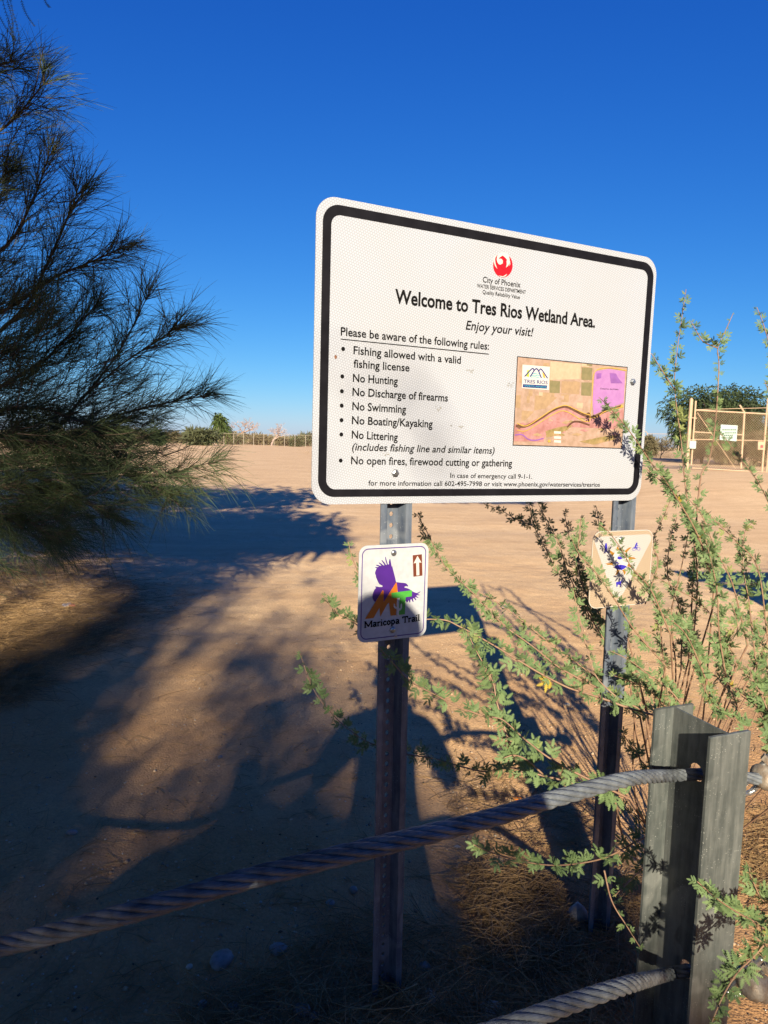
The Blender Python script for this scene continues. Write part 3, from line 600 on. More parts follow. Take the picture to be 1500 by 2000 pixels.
# web with two rope holes
def web_hit(x, y):
    d = ray(x, y); n3 = fa3; t = ((np.array([*ctr, 0])-EYEP)@n3)/(d@n3); p = EYEP+d*t; return (p[:2]-ctr)@wa, p[2]
h1w, h1z = web_hit(1361, 1508); h2w, h2z = web_hit(1343, 1893)
h1w = max(min(h1w, .025), -.045); h2w = max(min(h2w, .025), -.045)
mb = MB(); tw = .0022; W0, W1_ = -DP/2+.0030, DP/2-.0030
def webbox(za, zb):
    V = [c2v(s*tw, w, z) for s in (-1, 1) for w in (W0, W1_) for z in (za, zb)]
    mb.add(V, [(0, 1, 3, 2), (4, 6, 7, 5), (0, 4, 5, 1), (2, 3, 7, 6), (0, 2, 6, 4), (1, 5, 7, 3)])
def webhole(wc, zc, r, hh):
    n = 16; out = []; inn = []
    for k in range(n):
        a = 2*math.pi*k/n; ca, sa = math.cos(a), math.sin(a); tt = 9.
        if ca > 1e-6: tt = min(tt, (W1_-wc)/ca)
        if ca < -1e-6: tt = min(tt, (W0-wc)/ca)
        if abs(sa) > 1e-6: tt = min(tt, hh/abs(sa))
        out.append((wc+ca*tt, zc+sa*tt)); inn.append((wc+r*ca, zc+r*sa))
    # snap the nearest directions to the corners so the panel stays rectangular
    for cw_, cz_ in ((W1_, zc+hh), (W0, zc+hh), (W0, zc-hh), (W1_, zc-hh)):
        k = min(range(n), key=lambda i: (out[i][0]-cw_)**2+(out[i][1]-cz_)**2); out[k] = (cw_, cz_)
    V = [c2v(-tw, *p) for p in out]+[c2v(-tw, *p) for p in inn]+[c2v(tw, *p) for p in out]+[c2v(tw, *p) for p in inn]; Fc = []
    for q in range(n):
        q_ = (q+1) % n; Fc += [(q, q_, n+q_, n+q), (2*n+q_, 2*n+q, 3*n+q, 3*n+q_), (n+q, n+q_, 3*n+q_, 3*n+q)]
    mb.add(V, Fc)
hh = .03
webbox(h1z+hh, ZT-.001); webhole(h1w, h1z, .0185, hh); webbox(h2z+hh, h1z-hh); webhole(h2w, h2z, .0185, hh); webbox(ZB, h2z-hh)
V, Fc = mb.all(); part('web', V, Fc, M['galv'], bpost)

# ---------------------------------------------------------------- wire ropes
def rope(name, pts, label, D=.0235, flip=1):
    P0 = catmull(pts, 14); seg = np.linalg.norm(np.diff(P0, axis=0), axis=1); s = np.concatenate([[0], np.cumsum(seg)]); Lt = s[-1]
    n = int(Lt/.0045); ss = np.linspace(0, Lt, n); P = np.stack([np.interp(ss, s, P0[:, k]) for k in range(3)], -1)
    T, U, W = frames(P); r_s = D*.172; R_ = D/2-r_s; lay = .185
    root = thing(name, P[-1], label, 'wire rope', 'wire ropes of the barrier'); na = 27; th = np.arange(na)*2*math.pi/na
    prof = r_s*(1+.13*np.cos(9*th))
    for k in range(6):
        ph = flip*2*math.pi*ss/lay+k*math.pi/3
        Cc = P+R_*(np.cos(ph)[:, None]*U+np.sin(ph)[:, None]*W)
        T2, U2, W2 = frames(Cc)
        er = np.cos(ph)[:, None]*U+np.sin(ph)[:, None]*W; et = np.cross(T2, er)
        tw_ = -flip*2*math.pi*ss/.075
        ang = th[None, :]+tw_[:, None]
        V = Cc[:, None]+prof[None, :, None]*(np.cos(ang)[..., None]*er[:, None]+np.sin(ang)[..., None]*et[:, None])
        idx = np.arange(n*na).reshape(n, na); nx_ = np.roll(idx, -1, axis=1)
        Fq = np.stack([idx[:-1], nx_[:-1], nx_[1:], idx[1:]], -1).reshape(-1, 4)
        me = mesh_from('strand', V.reshape(-1, 3), Fq, M['cable'], True)
        put('strand', me, root, origin=P[-1])
    V, Fc = tube_vf(P[::6], R_*.8, 6); part('core', V, Fc, M['cable'], root)
    return root, P
def hole_pt(w, z, f): return np.array([*(ctr+fa*f+wa*w), z])
r1 = [np.array([-3.4, 1.7, .62]), np.array([-2.0, 1.25, .50]), at_y(-330, 1915, .90), at_y(0, 1848, .78), at_y(250, 1783, .74), at_y(500, 1712, .75), at_y(750, 1650, .78), at_y(950, 1600, .86), at_y(1100, 1555, .95), at_y(1230, 1521, 1.06), hole_pt(h1w-.004, h1z-.001, -.05), hole_pt(h1w+.001, h1z-.004, .0), hole_pt(h1w+.012, h1z-.012, .06), hole_pt(h1w+.03, h1z-.03, .17)]
rope('wire_rope', r1, 'upper thick twisted steel rope crossing in front of the left signpost')
r2 = [at_y(300, 2260, .80), at_y(700, 2105, .74), at_y(985, 2007, .78), at_y(1120, 1958, .86), at_y(1230, 1922, .97), hole_pt(h2w-.004, h2z-.001, -.05), hole_pt(h2w, h2z-.003, .0), hole_pt(h2w+.012, h2z-.012, .06), hole_pt(h2w+.03, h2z-.03, .17)]
rope('wire_rope', r2, 'lower twisted steel rope leaving the bottom of the barrier post')
# clamps gripping the rope ends on the far side of the post
def clamp(cx, cy, Y, label):
    c = at_y(cx, cy, Y); ax = np.array([.80, .30, -.35]); ax /= np.linalg.norm(ax); upv = np.array([-.05, -.35, .93]); upv -= ax*(upv@ax); upv /= np.linalg.norm(upv); sd = np.cross(ax, upv)
    root = thing('rope_clamp', c, label, 'cable clamp', 'clamps on the rope ends')
    # cast saddle: a ribbed body with a rounded belly and an opening
    n = 14; V = []; Fc = []
    prof = [(-.03, .010), (-.026, .020), (-.012, .024), (0, .021), (.014, .024), (.027, .020), (.032, .010)]
    for x_, r in prof:
        for k in range(n):
            a = 2*math.pi*k/n; V.append(c+ax*x_+upv*(math.sin(a)*r*1.0)+sd*(math.cos(a)*r*1.25))
    Fc = [(i*n+j, i*n+(j+1) % n, (i+1)*n+(j+1) % n, (i+1)*n+j) for i in range(len(prof)-1) for j in range(n)]+[tuple(range(n-1, -1, -1)), tuple((len(prof)-1)*n+j for j in range(n))]
    part('saddle', V, Fc, M['rustbolt'], root, True)
    for s in (-1, 1):
        P = [c+ax*s*.018+sd*-.016+upv*t for t in np.linspace(-.045, .055, 44)]
        rr = [.0052+.0008*(k % 2) for k in range(44)]
        V, Fc = tube_vf(P, rr, 10); part('threaded_rod', V, Fc, M['bolt'], root, True)
        P = [c+ax*s*.018+sd*-.016+upv*t for t in (.026, .038)]
        V, Fc = tube_vf(P, .0115, 6); part('nut', V, Fc, M['rustbolt'], root)
    P = [c-upv*.045+sd*(-.016)+ax*.018*math.cos(t)-upv*.018*math.sin(t) for t in np.linspace(0, math.pi, 12)]
    V, Fc = tube_vf(P, .0056, 10); part('u_bolt', V, Fc, M['bolt'], root, True)
    return root
clamp(1500, 1520, 1.33, 'grey cast rope clamp with threaded rod, behind the top of the barrier post')
clamp(1475, 1925, 1.20, 'weathered rope clamp low behind the barrier post')
# ---------------------------------------------------------------- desert shrub: hand placed stems with fern-like leaves
def leaf_mesh(seed, mat):
    rg = random.Random(seed); V = []; Fc = []
    def pinna(p, d, L, w, nrm):
        s = np.cross(nrm, d); k = 6; pts = [p]
        right = []; left = []
        for i in range(k):
            t0 = (i+.25)/k; t1 = (i+.75)/k; w0 = w*(.45+.55*math.sin(math.pi*min(1, t0+.15)))
            right += [p+d*L*t0+s*w0*.25, p+d*L*t1+s*w0]; left += [p+d*L*t0-s*w0*.25, p+d*L*t1-s*w0]
        pts = [p]+right+[p+d*L]+left[::-1]; n0 = len(V)
        V.extend(pts); m = len(pts)
        # strip of quads between right and left
        for i in range(2*k-1): Fc.append((n0+1+i, n0+2+i, n0+m-2-i, n0+m-1-i))
        Fc.append((n0, n0+1, n0+m-1)); Fc.append((n0+2*k, n0+2*k+1, n0+2*k+2))
    up_ = np.array([0, 0, 1.]); ax = np.array([1., 0, 0])
    npair = rg.choice([2, 2, 3])
    for i in range(npair):
        p = ax*(.006+.005*i)
        for s in (-1, 1):
            a = s*math.radians(rg.uniform(45, 70)-8*i); d = np.array([math.cos(a), math.sin(a), rg.uniform(-.25, .3)]); d /= np.linalg.norm(d)
            nr = np.array([rg.uniform(-.3, .3), rg.uniform(-.3, .3), 1]); nr -= d*(nr@d); nr /= np.linalg.norm(nr)
            pinna(p, d, rg.uniform(.011, .015), rg.uniform(.0032, .0042), nr)
    pinna(ax*(.006+.005*npair), np.array([1, 0, .05]), .011, .0035, up_)
    return mesh_from('leaf', V, Fc, mat)
LEAVES = [leaf_mesh(k, M['leaf']) for k in range(5)]; LEAF_Y = [leaf_mesh(20+k, M['leaf_y']) for k in range(2)]
LV = [np.array([v.co[:] for v in l.vertices]) for l in LEAVES+LEAF_Y]; LF = [[tuple(p.vertices) for p in l.polygons] for l in LEAVES+LEAF_Y]
root_p = np.array([.93, 2.02, float(G(.93, 2.02))])
shrub = thing('desert_shrub', root_p, 'sprawling green thorny shrub with long leafy stems around the right signpost', 'shrub')
# (photo points base to tip, depth at base, depth at tip, leaf size, joins the crown base)
ST = [
 ([(1352, 1270), (1362, 1120), (1340, 960), (1330, 860), (1318, 760), (1322, 690), (1340, 565)], 1.95, 1.95, .85, 1, 1.0),
 ([(1320, 765), (1292, 722), (1272, 690)], 1.95, 1.93, .8, 0, 1.1),
 ([(1345, 1290), (1365, 960), (1385, 900), (1397, 830), (1404, 720), (1402, 680), (1415, 650), (1432, 612)], 2.0, 2.0, .8, 1, .45),
 ([(1402, 680), (1375, 668), (1362, 650), (1350, 628)], 2.0, 2.0, .9, 0, 1.2),
 ([(1560, 1200), (1520, 900), (1505, 700), (1493, 640), (1478, 600)], 1.9, 1.9, .9, 1, 1),
 ([(1540, 860), (1510, 790), (1494, 745)], 1.9, 1.9, .9, 0, 1),
 ([(1400, 1160), (1365, 1050), (1310, 955), (1275, 908), (1235, 850), (1195, 800), (1170, 776)], 1.85, 1.58, .9, 1, .8),
 ([(1395, 1140), (1345, 1010), (1300, 950), (1262, 915)], 1.9, 1.72, .9, 1, .9),
 ([(1560, 1120), (1490, 958), (1440, 890), (1418, 858), (1380, 825)], 2.1, 2.1, .9, 1, .9),
 ([(1440, 1290), (1380, 1190), (1320, 1150), (1272, 1120)], 1.9, 1.85, .7, 1, .12),
 ([(1320, 1300), (1311, 1203), (1319, 1161), (1330, 1112), (1344, 1043), (1357, 998)], 1.95, 1.9, .7, 1, .25),
 ([(1460, 1260), (1436, 1159), (1420, 1116), (1398, 1074), (1369, 1003), (1345, 975)], 1.9, 1.85, .9, 1, .4),
 ([(1500, 1250), (1480, 1110), (1440, 1060), (1400, 1020), (1375, 995)], 2.0, 1.95, 1.0, 1, 1),
 ([(1420, 1330), (1405, 1240), (1400, 1150), (1385, 1080), (1370, 1020)], 1.8, 1.8, 1.1, 1, 1.5),
 ([(1480, 1320), (1470, 1240), (1462, 1170), (1450, 1100), (1455, 1040), (1470, 1020)], 2.0, 2.05, 1.0, 1, 1.3),
 ([(1330, 1310), (1330, 1200), (1305, 1130), (1308, 1060), (1322, 1010)], 2.05, 2.05, .9, 1, 1),
 ([(1260, 1180), (1285, 1100), (1275, 1060), (1300, 1000), (1310, 975)], 2.0, 2.0, .7, 0, .7),
 ([(1380, 1330), (1340, 1240), (1290, 1195), (1260, 1150), (1235, 1125)], 1.75, 1.66, .9, 1, .6),
 ([(1300, 1330), (1292, 1250), (1290, 1190), (1285, 1150)], 1.9, 1.9, .9, 1, .6),
 ([(1265, 1390), (1185, 1240), (1120, 1160), (1085, 1110), (1060, 1060), (1042, 1025), (1034, 985), (1030, 950)], 2.2, 2.35, .85, 1, 1),
 ([(1042, 1028), (1005, 1012), (975, 995), (945, 984)], 2.35, 2.35, .85, 0, 1),
 ([(1230, 1330), (1150, 1200), (1110, 1120), (1092, 1062), (1070, 1020), (1052, 985)], 2.0, 2.0, 1.0, 1, 1.0),
 ([(1240, 1300), (1160, 1190), (1130, 1110), (1112, 1050), (1102, 1000)], 2.0, 2.0, .8, 1, .8),
 ([(1200, 1240), (1140, 1150), (1130, 1080), (1133, 1035), (1135, 1008)], 1.85, 1.85, 1.0, 0, 1.3),
 ([(1230, 1260), (1190, 1140), (1175, 1060), (1165, 990)], 1.95, 2.0, .9, 1, .9),
 ([(1300, 1300), (1240, 1232), (1200, 1170), (1165, 1120), (1130, 1080), (1116, 1050)], 1.66, 1.6, .85, 1, .7),
 ([(1310, 1240), (1270, 1150), (1235, 1110), (1215, 1075), (1190, 1040), (1172, 1025)], 1.68, 1.62, .8, 1, .6),
 ([(1290, 1400), (1235, 1385), (1170, 1362), (1110, 1343), (1055, 1315), (1005, 1285), (955, 1255), (900, 1225), (860, 1210), (780, 1215), (725, 1238), (690, 1215), (655, 1195), (628, 1160)], 1.55, 1.58, 1.25, 1, 1.0),
 ([(1250, 1400), (1205, 1362), (1165, 1322), (1148, 1270), (1130, 1205), (1118, 1140)], 1.6, 1.75, .95, 1, .45),
 ([(1260, 1390), (1150, 1335), (1090, 1302), (1040, 1262), (985, 1222), (945, 1180), (905, 1140), (872, 1110), (850, 1070), (832, 1035), (815, 1005)], 1.75, 1.85, .95, 1, 1.0),
 ([(1240, 1380), (1120, 1290), (1060, 1245), (1010, 1205), (960, 1170), (930, 1155)], 1.85, 1.9, 1.0, 1, .8),
 ([(1230, 1560), (1150, 1522), (1080, 1485), (1030, 1448), (985, 1408), (960, 1400)], 1.35, 1.35, 1.25, 1, 1.1),
 ([(1010, 1490), (988, 1430), (970, 1370), (962, 1330), (935, 1280), (912, 1235)], 1.40, 1.50, 1.35, 0, 2.2),
 ([(962, 1405), (900, 1382), (850, 1357), (800, 1330), (772, 1300), (740, 1264)], 1.38, 1.34, 1.05, 0, 1.0),
 ([(1200, 1560), (1120, 1530), (1060, 1515), (1000, 1500), (950, 1507), (900, 1497), (850, 1482), (780, 1470), (716, 1448), (672, 1417), (646, 1391), (622, 1362), (604, 1328), (586, 1276)], 1.42, 1.66, 1.1, 1, 1.0),
 ([(1060, 1512), (1030, 1485), (1005, 1475), (985, 1480)], 1.40, 1.38, 1.3, 0, 1.5),
 ([(760, 1180), (712, 1140), (690, 1094), (680, 1058)], 1.62, 1.62, .95, 0, .8),
 ([(1345, 1600), (1300, 1618), (1240, 1645), (1190, 1672), (1140, 1685), (1080, 1690), (1020, 1682), (960, 1665), (925, 1650)], 1.62, 1.2, 1.1, 1, .6),
 ([(1345, 1590), (1270, 1610), (1240, 1590), (1210, 1575)], 1.5, 1.5, 1.1, 1, 1.2),
 ([(1330, 1540), (1300, 1640), (1260, 1690), (1230, 1720), (1200, 1750)], 1.7, 1.45, 1.0, 0, .6),
 ([(1180, 1700), (1195, 1760), (1225, 1810), (1250, 1850)], 1.35, 1.3, .9, 0, .4),
 ([(1540, 1850), (1480, 1805), (1440, 1782), (1400, 1755), (1362, 1722)], 1.15, 1.05, 1.0, 0, 1.5),
 ([(1540, 1790), (1475, 1865), (1440, 1900), (1410, 1950), (1385, 2010)], 1.10, 1.0, 1.1, 0, 2.0),
 ([(1560, 1740), (1500, 1765), (1470, 1720), (1462, 1690)], 1.25, 1.25, 1.1, 0, 1.4),
 ([(1560, 1900), (1500, 1850), (1475, 1830)], 1.15, 1.15, 1.1, 0, 1.6),
 ([(1540, 1550), (1490, 1400), (1450, 1360), (1415, 1330)], 1.6, 1.75, 1.15, 1, 1.3),
 ([(1520, 1480), (1500, 1390), (1470, 1330), (1430, 1290)], 1.6, 1.7, 1.15, 1, 1.5),
 ([(1560, 1460), (1520, 1380), (1500, 1300), (1480, 1230)], 1.6, 1.7, 1.1, 1, 1.5),
 ([(1460, 1425), (1425, 1400), (1390, 1370), (1370, 1330)], 1.5, 1.6, 1.1, 1, 1.2),
 ([(1350, 1400), (1310, 1350), (1270, 1320), (1230, 1290), (1190, 1270)], 1.6, 1.6, 1.0, 1, 1.2),
 ([(1400, 1400), (1370, 1300), (1350, 1240), (1300, 1190)], 1.8, 1.8, 1.1, 1, 1.6),
 ([(1360, 1420), (1300, 1380), (1270, 1350), (1230, 1330), (1200, 1320)], 1.8, 1.7, 1.0, 1, 1.3),
 ([(1320, 1480), (1270, 1500), (1235, 1460), (1215, 1430)], 1.7, 1.7, 1.0, 1, 1.3),
 ([(1440, 1380), (1410, 1290), (1440, 1230), (1430, 1180)], 1.85, 1.85, 1.15, 1, 1.7),
]
leafrec = []; stems = []
for si, (pts, ya, yb, ls, joined, dens) in enumerate(ST):
    n = len(pts); P = [at_y(x, y, ya+(yb-ya)*i/(n-1)) for i, (x, y) in enumerate(pts)]
    Q = catmull(P, 7)
    if joined:
        mid = (Q[0]+root_p)/2+np.array([random.uniform(-.05, .05), .03, -.03]); pre = catmull([root_p+np.array([random.uniform(-.05, .05), random.uniform(-.05, .05), -.02]), mid, Q[0]], 5)[:-1]
        Qf = np.concatenate([pre, Q])
    else: Qf = Q
    rr = np.linspace(.0027 if joined else .0020, .0009, len(Qf))*(1.0 if ls < 1.2 else 1.15)
    V, Fc = tube_vf(Qf, rr, 6); st = part('branch', V, Fc, M['bark_y'], shrub, True); stems.append(st)
    seg = np.linalg.norm(np.diff(Q, axis=0), axis=1); s = np.concatenate([[0], np.cumsum(seg)]); T, U, W = frames(Q)
    step = .0112*ls/max(dens, .1)**.75; t = random.uniform(0, step)
    while t < s[-1]:
        k = min(int(np.searchsorted(s, t)), len(Q)-1); p = np.array([np.interp(t, s, Q[:, j]) for j in range(3)])
        sz = ls*1.03*(.65+.45*min(1, (s[-1]-t)/.08))
        for _ in range(random.choice([1, 2, 2])):
            ph = random.uniform(0, 6.283); side = math.cos(ph)*U[k]+math.sin(ph)*W[k]; d = side*.85+T[k]*random.uniform(.1, .7)+np.array([0, 0, .15]); d /= np.linalg.norm(d)
            # blades tend to face the light behind the viewer
            nr = np.array([random.gauss(0, .45), -1+random.gauss(0, .35), .45+random.gauss(0, .35)]); nr -= d*(nr@d); nr /= np.linalg.norm(nr)+1e-9
            leafrec.append((si, p, d, nr, sz*random.choice([random.uniform(.55, .9), random.uniform(.85, 1.25)]), random.randrange(5) if random.random() > .005 else 5+random.randrange(2)))
        t += step*random.uniform(.6, 1.4)
def leaf_matrix(p, d, nr, sz):
    s = np.cross(nr, d); mt = Matrix.Identity(4)
    for i in range(3): mt[i][0] = d[i]*sz; mt[i][1] = s[i]*sz; mt[i][2] = nr[i]*sz; mt[i][3] = p[i]
    return mt
def inframe(p):
    w = (p-EYEP)@fwd; x = 750+F*((p-EYEP)@RT)/w; y = 1000-F*((p-EYEP)@UP)/w; return (10 < x < 1490 and 10 < y < 1990), w
key = []
for i, r in enumerate(leafrec):
    ok, w = inframe(r[1]); key.append((r[4]/w if ok else 0, i))
top = set(i for _, i in sorted(key, reverse=True)[:295])
mb = MB(); mi = []
for i, (si, p, d, nr, sz, kind) in enumerate(leafrec):
    if i in top:
        o = bpy.data.objects.new('leaf', (LEAVES+LEAF_Y)[kind]); COL.objects.link(o); o.parent = stems[si]
        mt = leaf_matrix(p-WLOC[stems[si].name], d, nr, sz); o.matrix_local = mt
    else:
        s = np.cross(nr, d); Rm = np.stack([d, s, nr], 0)*sz; mb.add(LV[kind]@Rm+p, LF[kind]); mi += [1 if kind > 4 else 0]*len(LF[kind])
V, Fc = mb.all(); part('foliage', V, Fc, [M['leaf'], M['leaf_y']], shrub, kind='stuff', mi=mi)

# ---------------------------------------------------------------- needles: ribbons in numpy
def ribbons(P0, D, L, W, droop, seg=4, facing=None):
    """P0 bases, D directions, L lengths, W widths; returns V, F"""
    n = len(P0); D = D/np.linalg.norm(D, axis=1)[:, None]; t = np.linspace(0, 1, seg+1)
    C = P0[:, None]+D[:, None]*(L[:, None]*t[None])[..., None]; C[..., 2] -= droop[:, None]*(t[None]**2)*L[:, None]
    sd = np.cross(D, RNG.normal(size=(n, 3))); sd /= np.linalg.norm(sd, axis=1)[:, None]+1e-9
    w = W[:, None]*(1-.75*t[None]**2)/2
    V = np.stack([C-sd[:, None]*w[..., None], C+sd[:, None]*w[..., None]], 2).reshape(-1, 3)
    base = (np.arange(n)*(seg+1)*2)[:, None]+(np.arange(seg)*2)[None]
    Fq = np.stack([base, base+1, base+3, base+2], -1).reshape(-1, 4); return V, Fq
def inpoly(x, y, poly):
    c = False; n = len(poly)
    for i in range(n):
        x1, y1 = poly[i]; x2, y2 = poly[(i+1) % n]
        if (y1 > y) != (y2 > y) and x < (x2-x1)*(y-y1)/(y2-y1)+x1: c = not c
    return c
# tree at the left edge: boughs from a trunk outside the frame, each ending in sprays of long thin needles
tx, ty = -4.3, 5.3
ltree = thing('tamarisk_tree', (tx, ty, float(G(tx, ty))), 'dark feathery tree with long thin needles filling the left edge', 'tree')
V, Fc = tube_vf(catmull([(tx, ty, -.1), (tx+.1, ty, 1.0), (tx-.05, ty+.1, 2.2), (tx+.1, ty, 3.6), (tx+.3, ty-.1, 4.8)], 6), np.linspace(.17, .05, 25), 9); part('trunk', V, Fc, M['bark_d'], ltree, True)
BO = [  # boughs: photo points, depth
 ([(-420, 420), (-150, 330), (0, 255), (85, 165)], 4.6, 4.2), ([(-430, 560), (-150, 560), (0, 490), (60, 400), (95, 305)], 4.8, 4.4),
 ([(-420, 700), (-150, 650), (0, 610), (100, 545), (170, 515), (228, 488)], 4.8, 4.5), ([(-420, 760), (-100, 700), (40, 610), (90, 520), (130, 430), (150, 380)], 4.8, 4.5),
 ([(-420, 800), (-100, 790), (60, 720), (120, 670), (180, 605)], 4.7, 4.4), ([(-420, 900), (-100, 900), (60, 880), (150, 790), (230, 690), (285, 585)], 4.9, 4.6),
 ([(170, 770), (240, 710), (300, 670), (345, 640)], 4.75, 4.6), ([(-420, 960), (-100, 930), (80, 880), (190, 825), (290, 795), (390, 775)], 4.8, 4.5),
 ([(-420, 980), (-100, 930), (80, 900), (200, 905), (300, 930), (405, 905)], 4.7, 4.4), ([(80, 900), (180, 900), (260, 935), (330, 965)], 4.6, 4.4),
 ([(-420, 1000), (-150, 960), (0, 950), (120, 960), (210, 1000)], 4.5, 4.0), ([(-420, 1020), (-150, 1000), (0, 1010), (110, 1040)], 4.3, 3.9),
 ([(-420, 880), (-150, 840), (0, 800), (90, 800), (170, 830)], 4.5, 4.2), ([(-420, 640), (-200, 500), (-60, 420), (10, 340)], 4.7, 4.4),
 ([(-420, 300), (-200, 180), (-80, 150), (20, 120)], 4.8, 4.4), ([(-420, 820), (-200, 760), (-60, 700), (20, 690)], 4.5, 4.2),
 ([(-420, 1000), (-200, 900), (-60, 860), (40, 860), (120, 870)], 4.4, 4.1)]
twp = []; mb = MB()
for pts, ya, yb in BO:
    n = len(pts); Q = catmull([at_y(x, y, ya+(yb-ya)*i/(n-1)) for i, (x, y) in enumerate(pts)], 8)
    if pts[0][0] < -300: Q = np.concatenate([catmull([(tx+.05, ty, max(.5, Q[0][2]*.75)), Q[0]], 4)[:-1], Q])
    V, Fc = tube_vf(Q, np.linspace(.020 if pts[0][0] < -300 else .007, .003, len(Q)), 6); part('limb', V, Fc, M['bark_d'], ltree, True)
    for k in range(len(Q)*2//5, len(Q)):
        d = Q[min(k+1, len(Q)-1)]-Q[max(k-1, 0)]; d /= np.linalg.norm(d); twp.append((Q[k], d, k == len(Q)-1))
nb = []; nd = []; nl = []; nw = []; ndr = []
POLY = [(-700, 60), (0, 95), (60, 125), (100, 170), (105, 225), (60, 285), (105, 300), (135, 360), (165, 420), (235, 488), (170, 555), (255, 575), (290, 580), (330, 640), (330, 700), (395, 775), (330, 830), (400, 890), (400, 920), (330, 965), (270, 990), (220, 1040), (120, 1070), (0, 1100), (-700, 1150)]
def spray(p, d, L, n, nlen):
    """a twig with needles leaning forward along it"""
    mb.tube([p, p+d*L*.5+np.array([0, 0, -.01]), p+d*L], [.0035, .0025, .0012], 4, False)
    for _ in range(n):
        t = random.random()**.8; q = p+d*L*t; r = np.array([random.gauss(0, 1) for _ in range(3)]); r -= d*(r@d); r /= np.linalg.norm(r)+1e-9
        a = math.radians(random.uniform(12, 48)); nb.append(q); nd.append(d*math.cos(a)+r*math.sin(a)); nl.append(nlen*random.uniform(.55, 1.15)); nw.append(random.uniform(.0022, .0036)); ndr.append(random.uniform(0, .25))
def bough_dir(x, y):
    up_t = np.interp(y, [100, 400, 750, 900, 1050], [1.0, 1.25, .75, .1, -.55]); d = np.array([1, random.uniform(-.5, .4), up_t]) + np.array([random.gauss(0, .35) for _ in range(3)]); return d/np.linalg.norm(d)
for p, d, last in twp:
    for _ in range(2 if not last else 6):
        dd = d+np.array([random.gauss(0, .42) for _ in range(3)]); dd /= np.linalg.norm(dd); spray(p, dd, random.uniform(.12, .34) if not last else random.uniform(.05, .16), 16, .23)
cnt = 0
while cnt < 1250:
    x = random.choice([random.uniform(-700, 0), random.uniform(0, 370), random.uniform(-60, 370)]); y = random.choice([random.uniform(60, 1120), random.uniform(600, 1120)])
    if not inpoly(x+45, y-20, POLY): continue
    if x > 0 and random.random() < .30+.0010*x+(.25 if y < 500 else 0): continue
    p = at_y(x, y, random.uniform(3.9, 6.4) if y < 930 else random.uniform(3.9, 5.0)); 
    if p[2] < .25: continue
    bd = bough_dir(x, y); q = p+bd*.42-EYEP; qw = q@fwd
    if x > -40 and not inpoly(750+F*(q@RT)/qw, 1000-F*(q@UP)/qw, POLY): continue
    spray(p, bd, random.uniform(.12, .32), 26, .24); cnt += 1
cnt = 0
while cnt < 170:
    x = random.uniform(-80, 330); y = random.uniform(820, 1075)
    if not inpoly(x+60, y, POLY): continue
    spray(at_y(x, y, random.uniform(4.0, 5.6)), bough_dir(x, y), random.uniform(.12, .30), 26, .24); cnt += 1
# the rest of the crown, outside the frame
for _ in range(420):
    a = random.uniform(0, 6.283); rr = random.uniform(.3, 2.3); z = random.uniform(.7, 5.4); p = np.array([tx-.9+rr*math.cos(a), ty+.6+rr*math.sin(a)*1.2, z])
    d = np.array([math.cos(a), math.sin(a), .4+random.gauss(0, .3)]); d /= np.linalg.norm(d); spray(p, d, .35, 26, .26)
V, Fc = mb.all(); part('twigs', V, Fc, M['bark_d'], ltree, kind='stuff')
V, Fq = ribbons(np.array(nb), np.array(nd), np.array(nl), np.array(nw), np.array(ndr)); part('needles', V, Fq, M['needle'], ltree, kind='stuff')
# drooping strands of an overhanging branch, top left corner
hb = thing('overhanging_branch', at_y(-30, -160, 1.9), 'thin drooping leaf strands hanging into the top left corner', 'branch')
V, Fc = tube_vf(catmull([at_y(-400, -330, 2.2), at_y(-150, -210, 2.0), at_y(20, -140, 1.9), at_y(110, -60, 1.85)], 6), np.linspace(.012, .003, 19), 6); part('branch', V, Fc, M['bark_d'], hb, True)
for pts in ([(-10, -90), (5, 0), (20, 50), (30, 80)], [(0, -100), (12, -10), (22, 30), (28, 95)], [(5, -110), (20, 0), (35, 60), (41, 105)], [(30, -90), (40, -10), (50, 25), (68, 52)], [(70, -80), (86, -5), (97, 15)], [(-20, 0), (-5, 25), (12, 55), (30, 78)], [(-25, 60), (10, 72), (15, 110)]):
    Q = catmull([at_y(x, y, 1.88) for x, y in pts], 8); mb = MB(); mb.tube(Q, .0007, 4, False)
    for k in range(2, len(Q)-1):
        for s in (-1, 1):
            d = Q[k+1]-Q[k]; d /= np.linalg.norm(d); n_ = d*.6+RT*s*.8; q = Q[k]; mb.add([q, q+n_*.0035+d*.001, q+n_*.006, q+n_*.0035-d*.001], [(0, 1, 2, 3)])
    V, Fc = mb.all(); part('leaf_strand', V, Fc, M['needle'], hb)

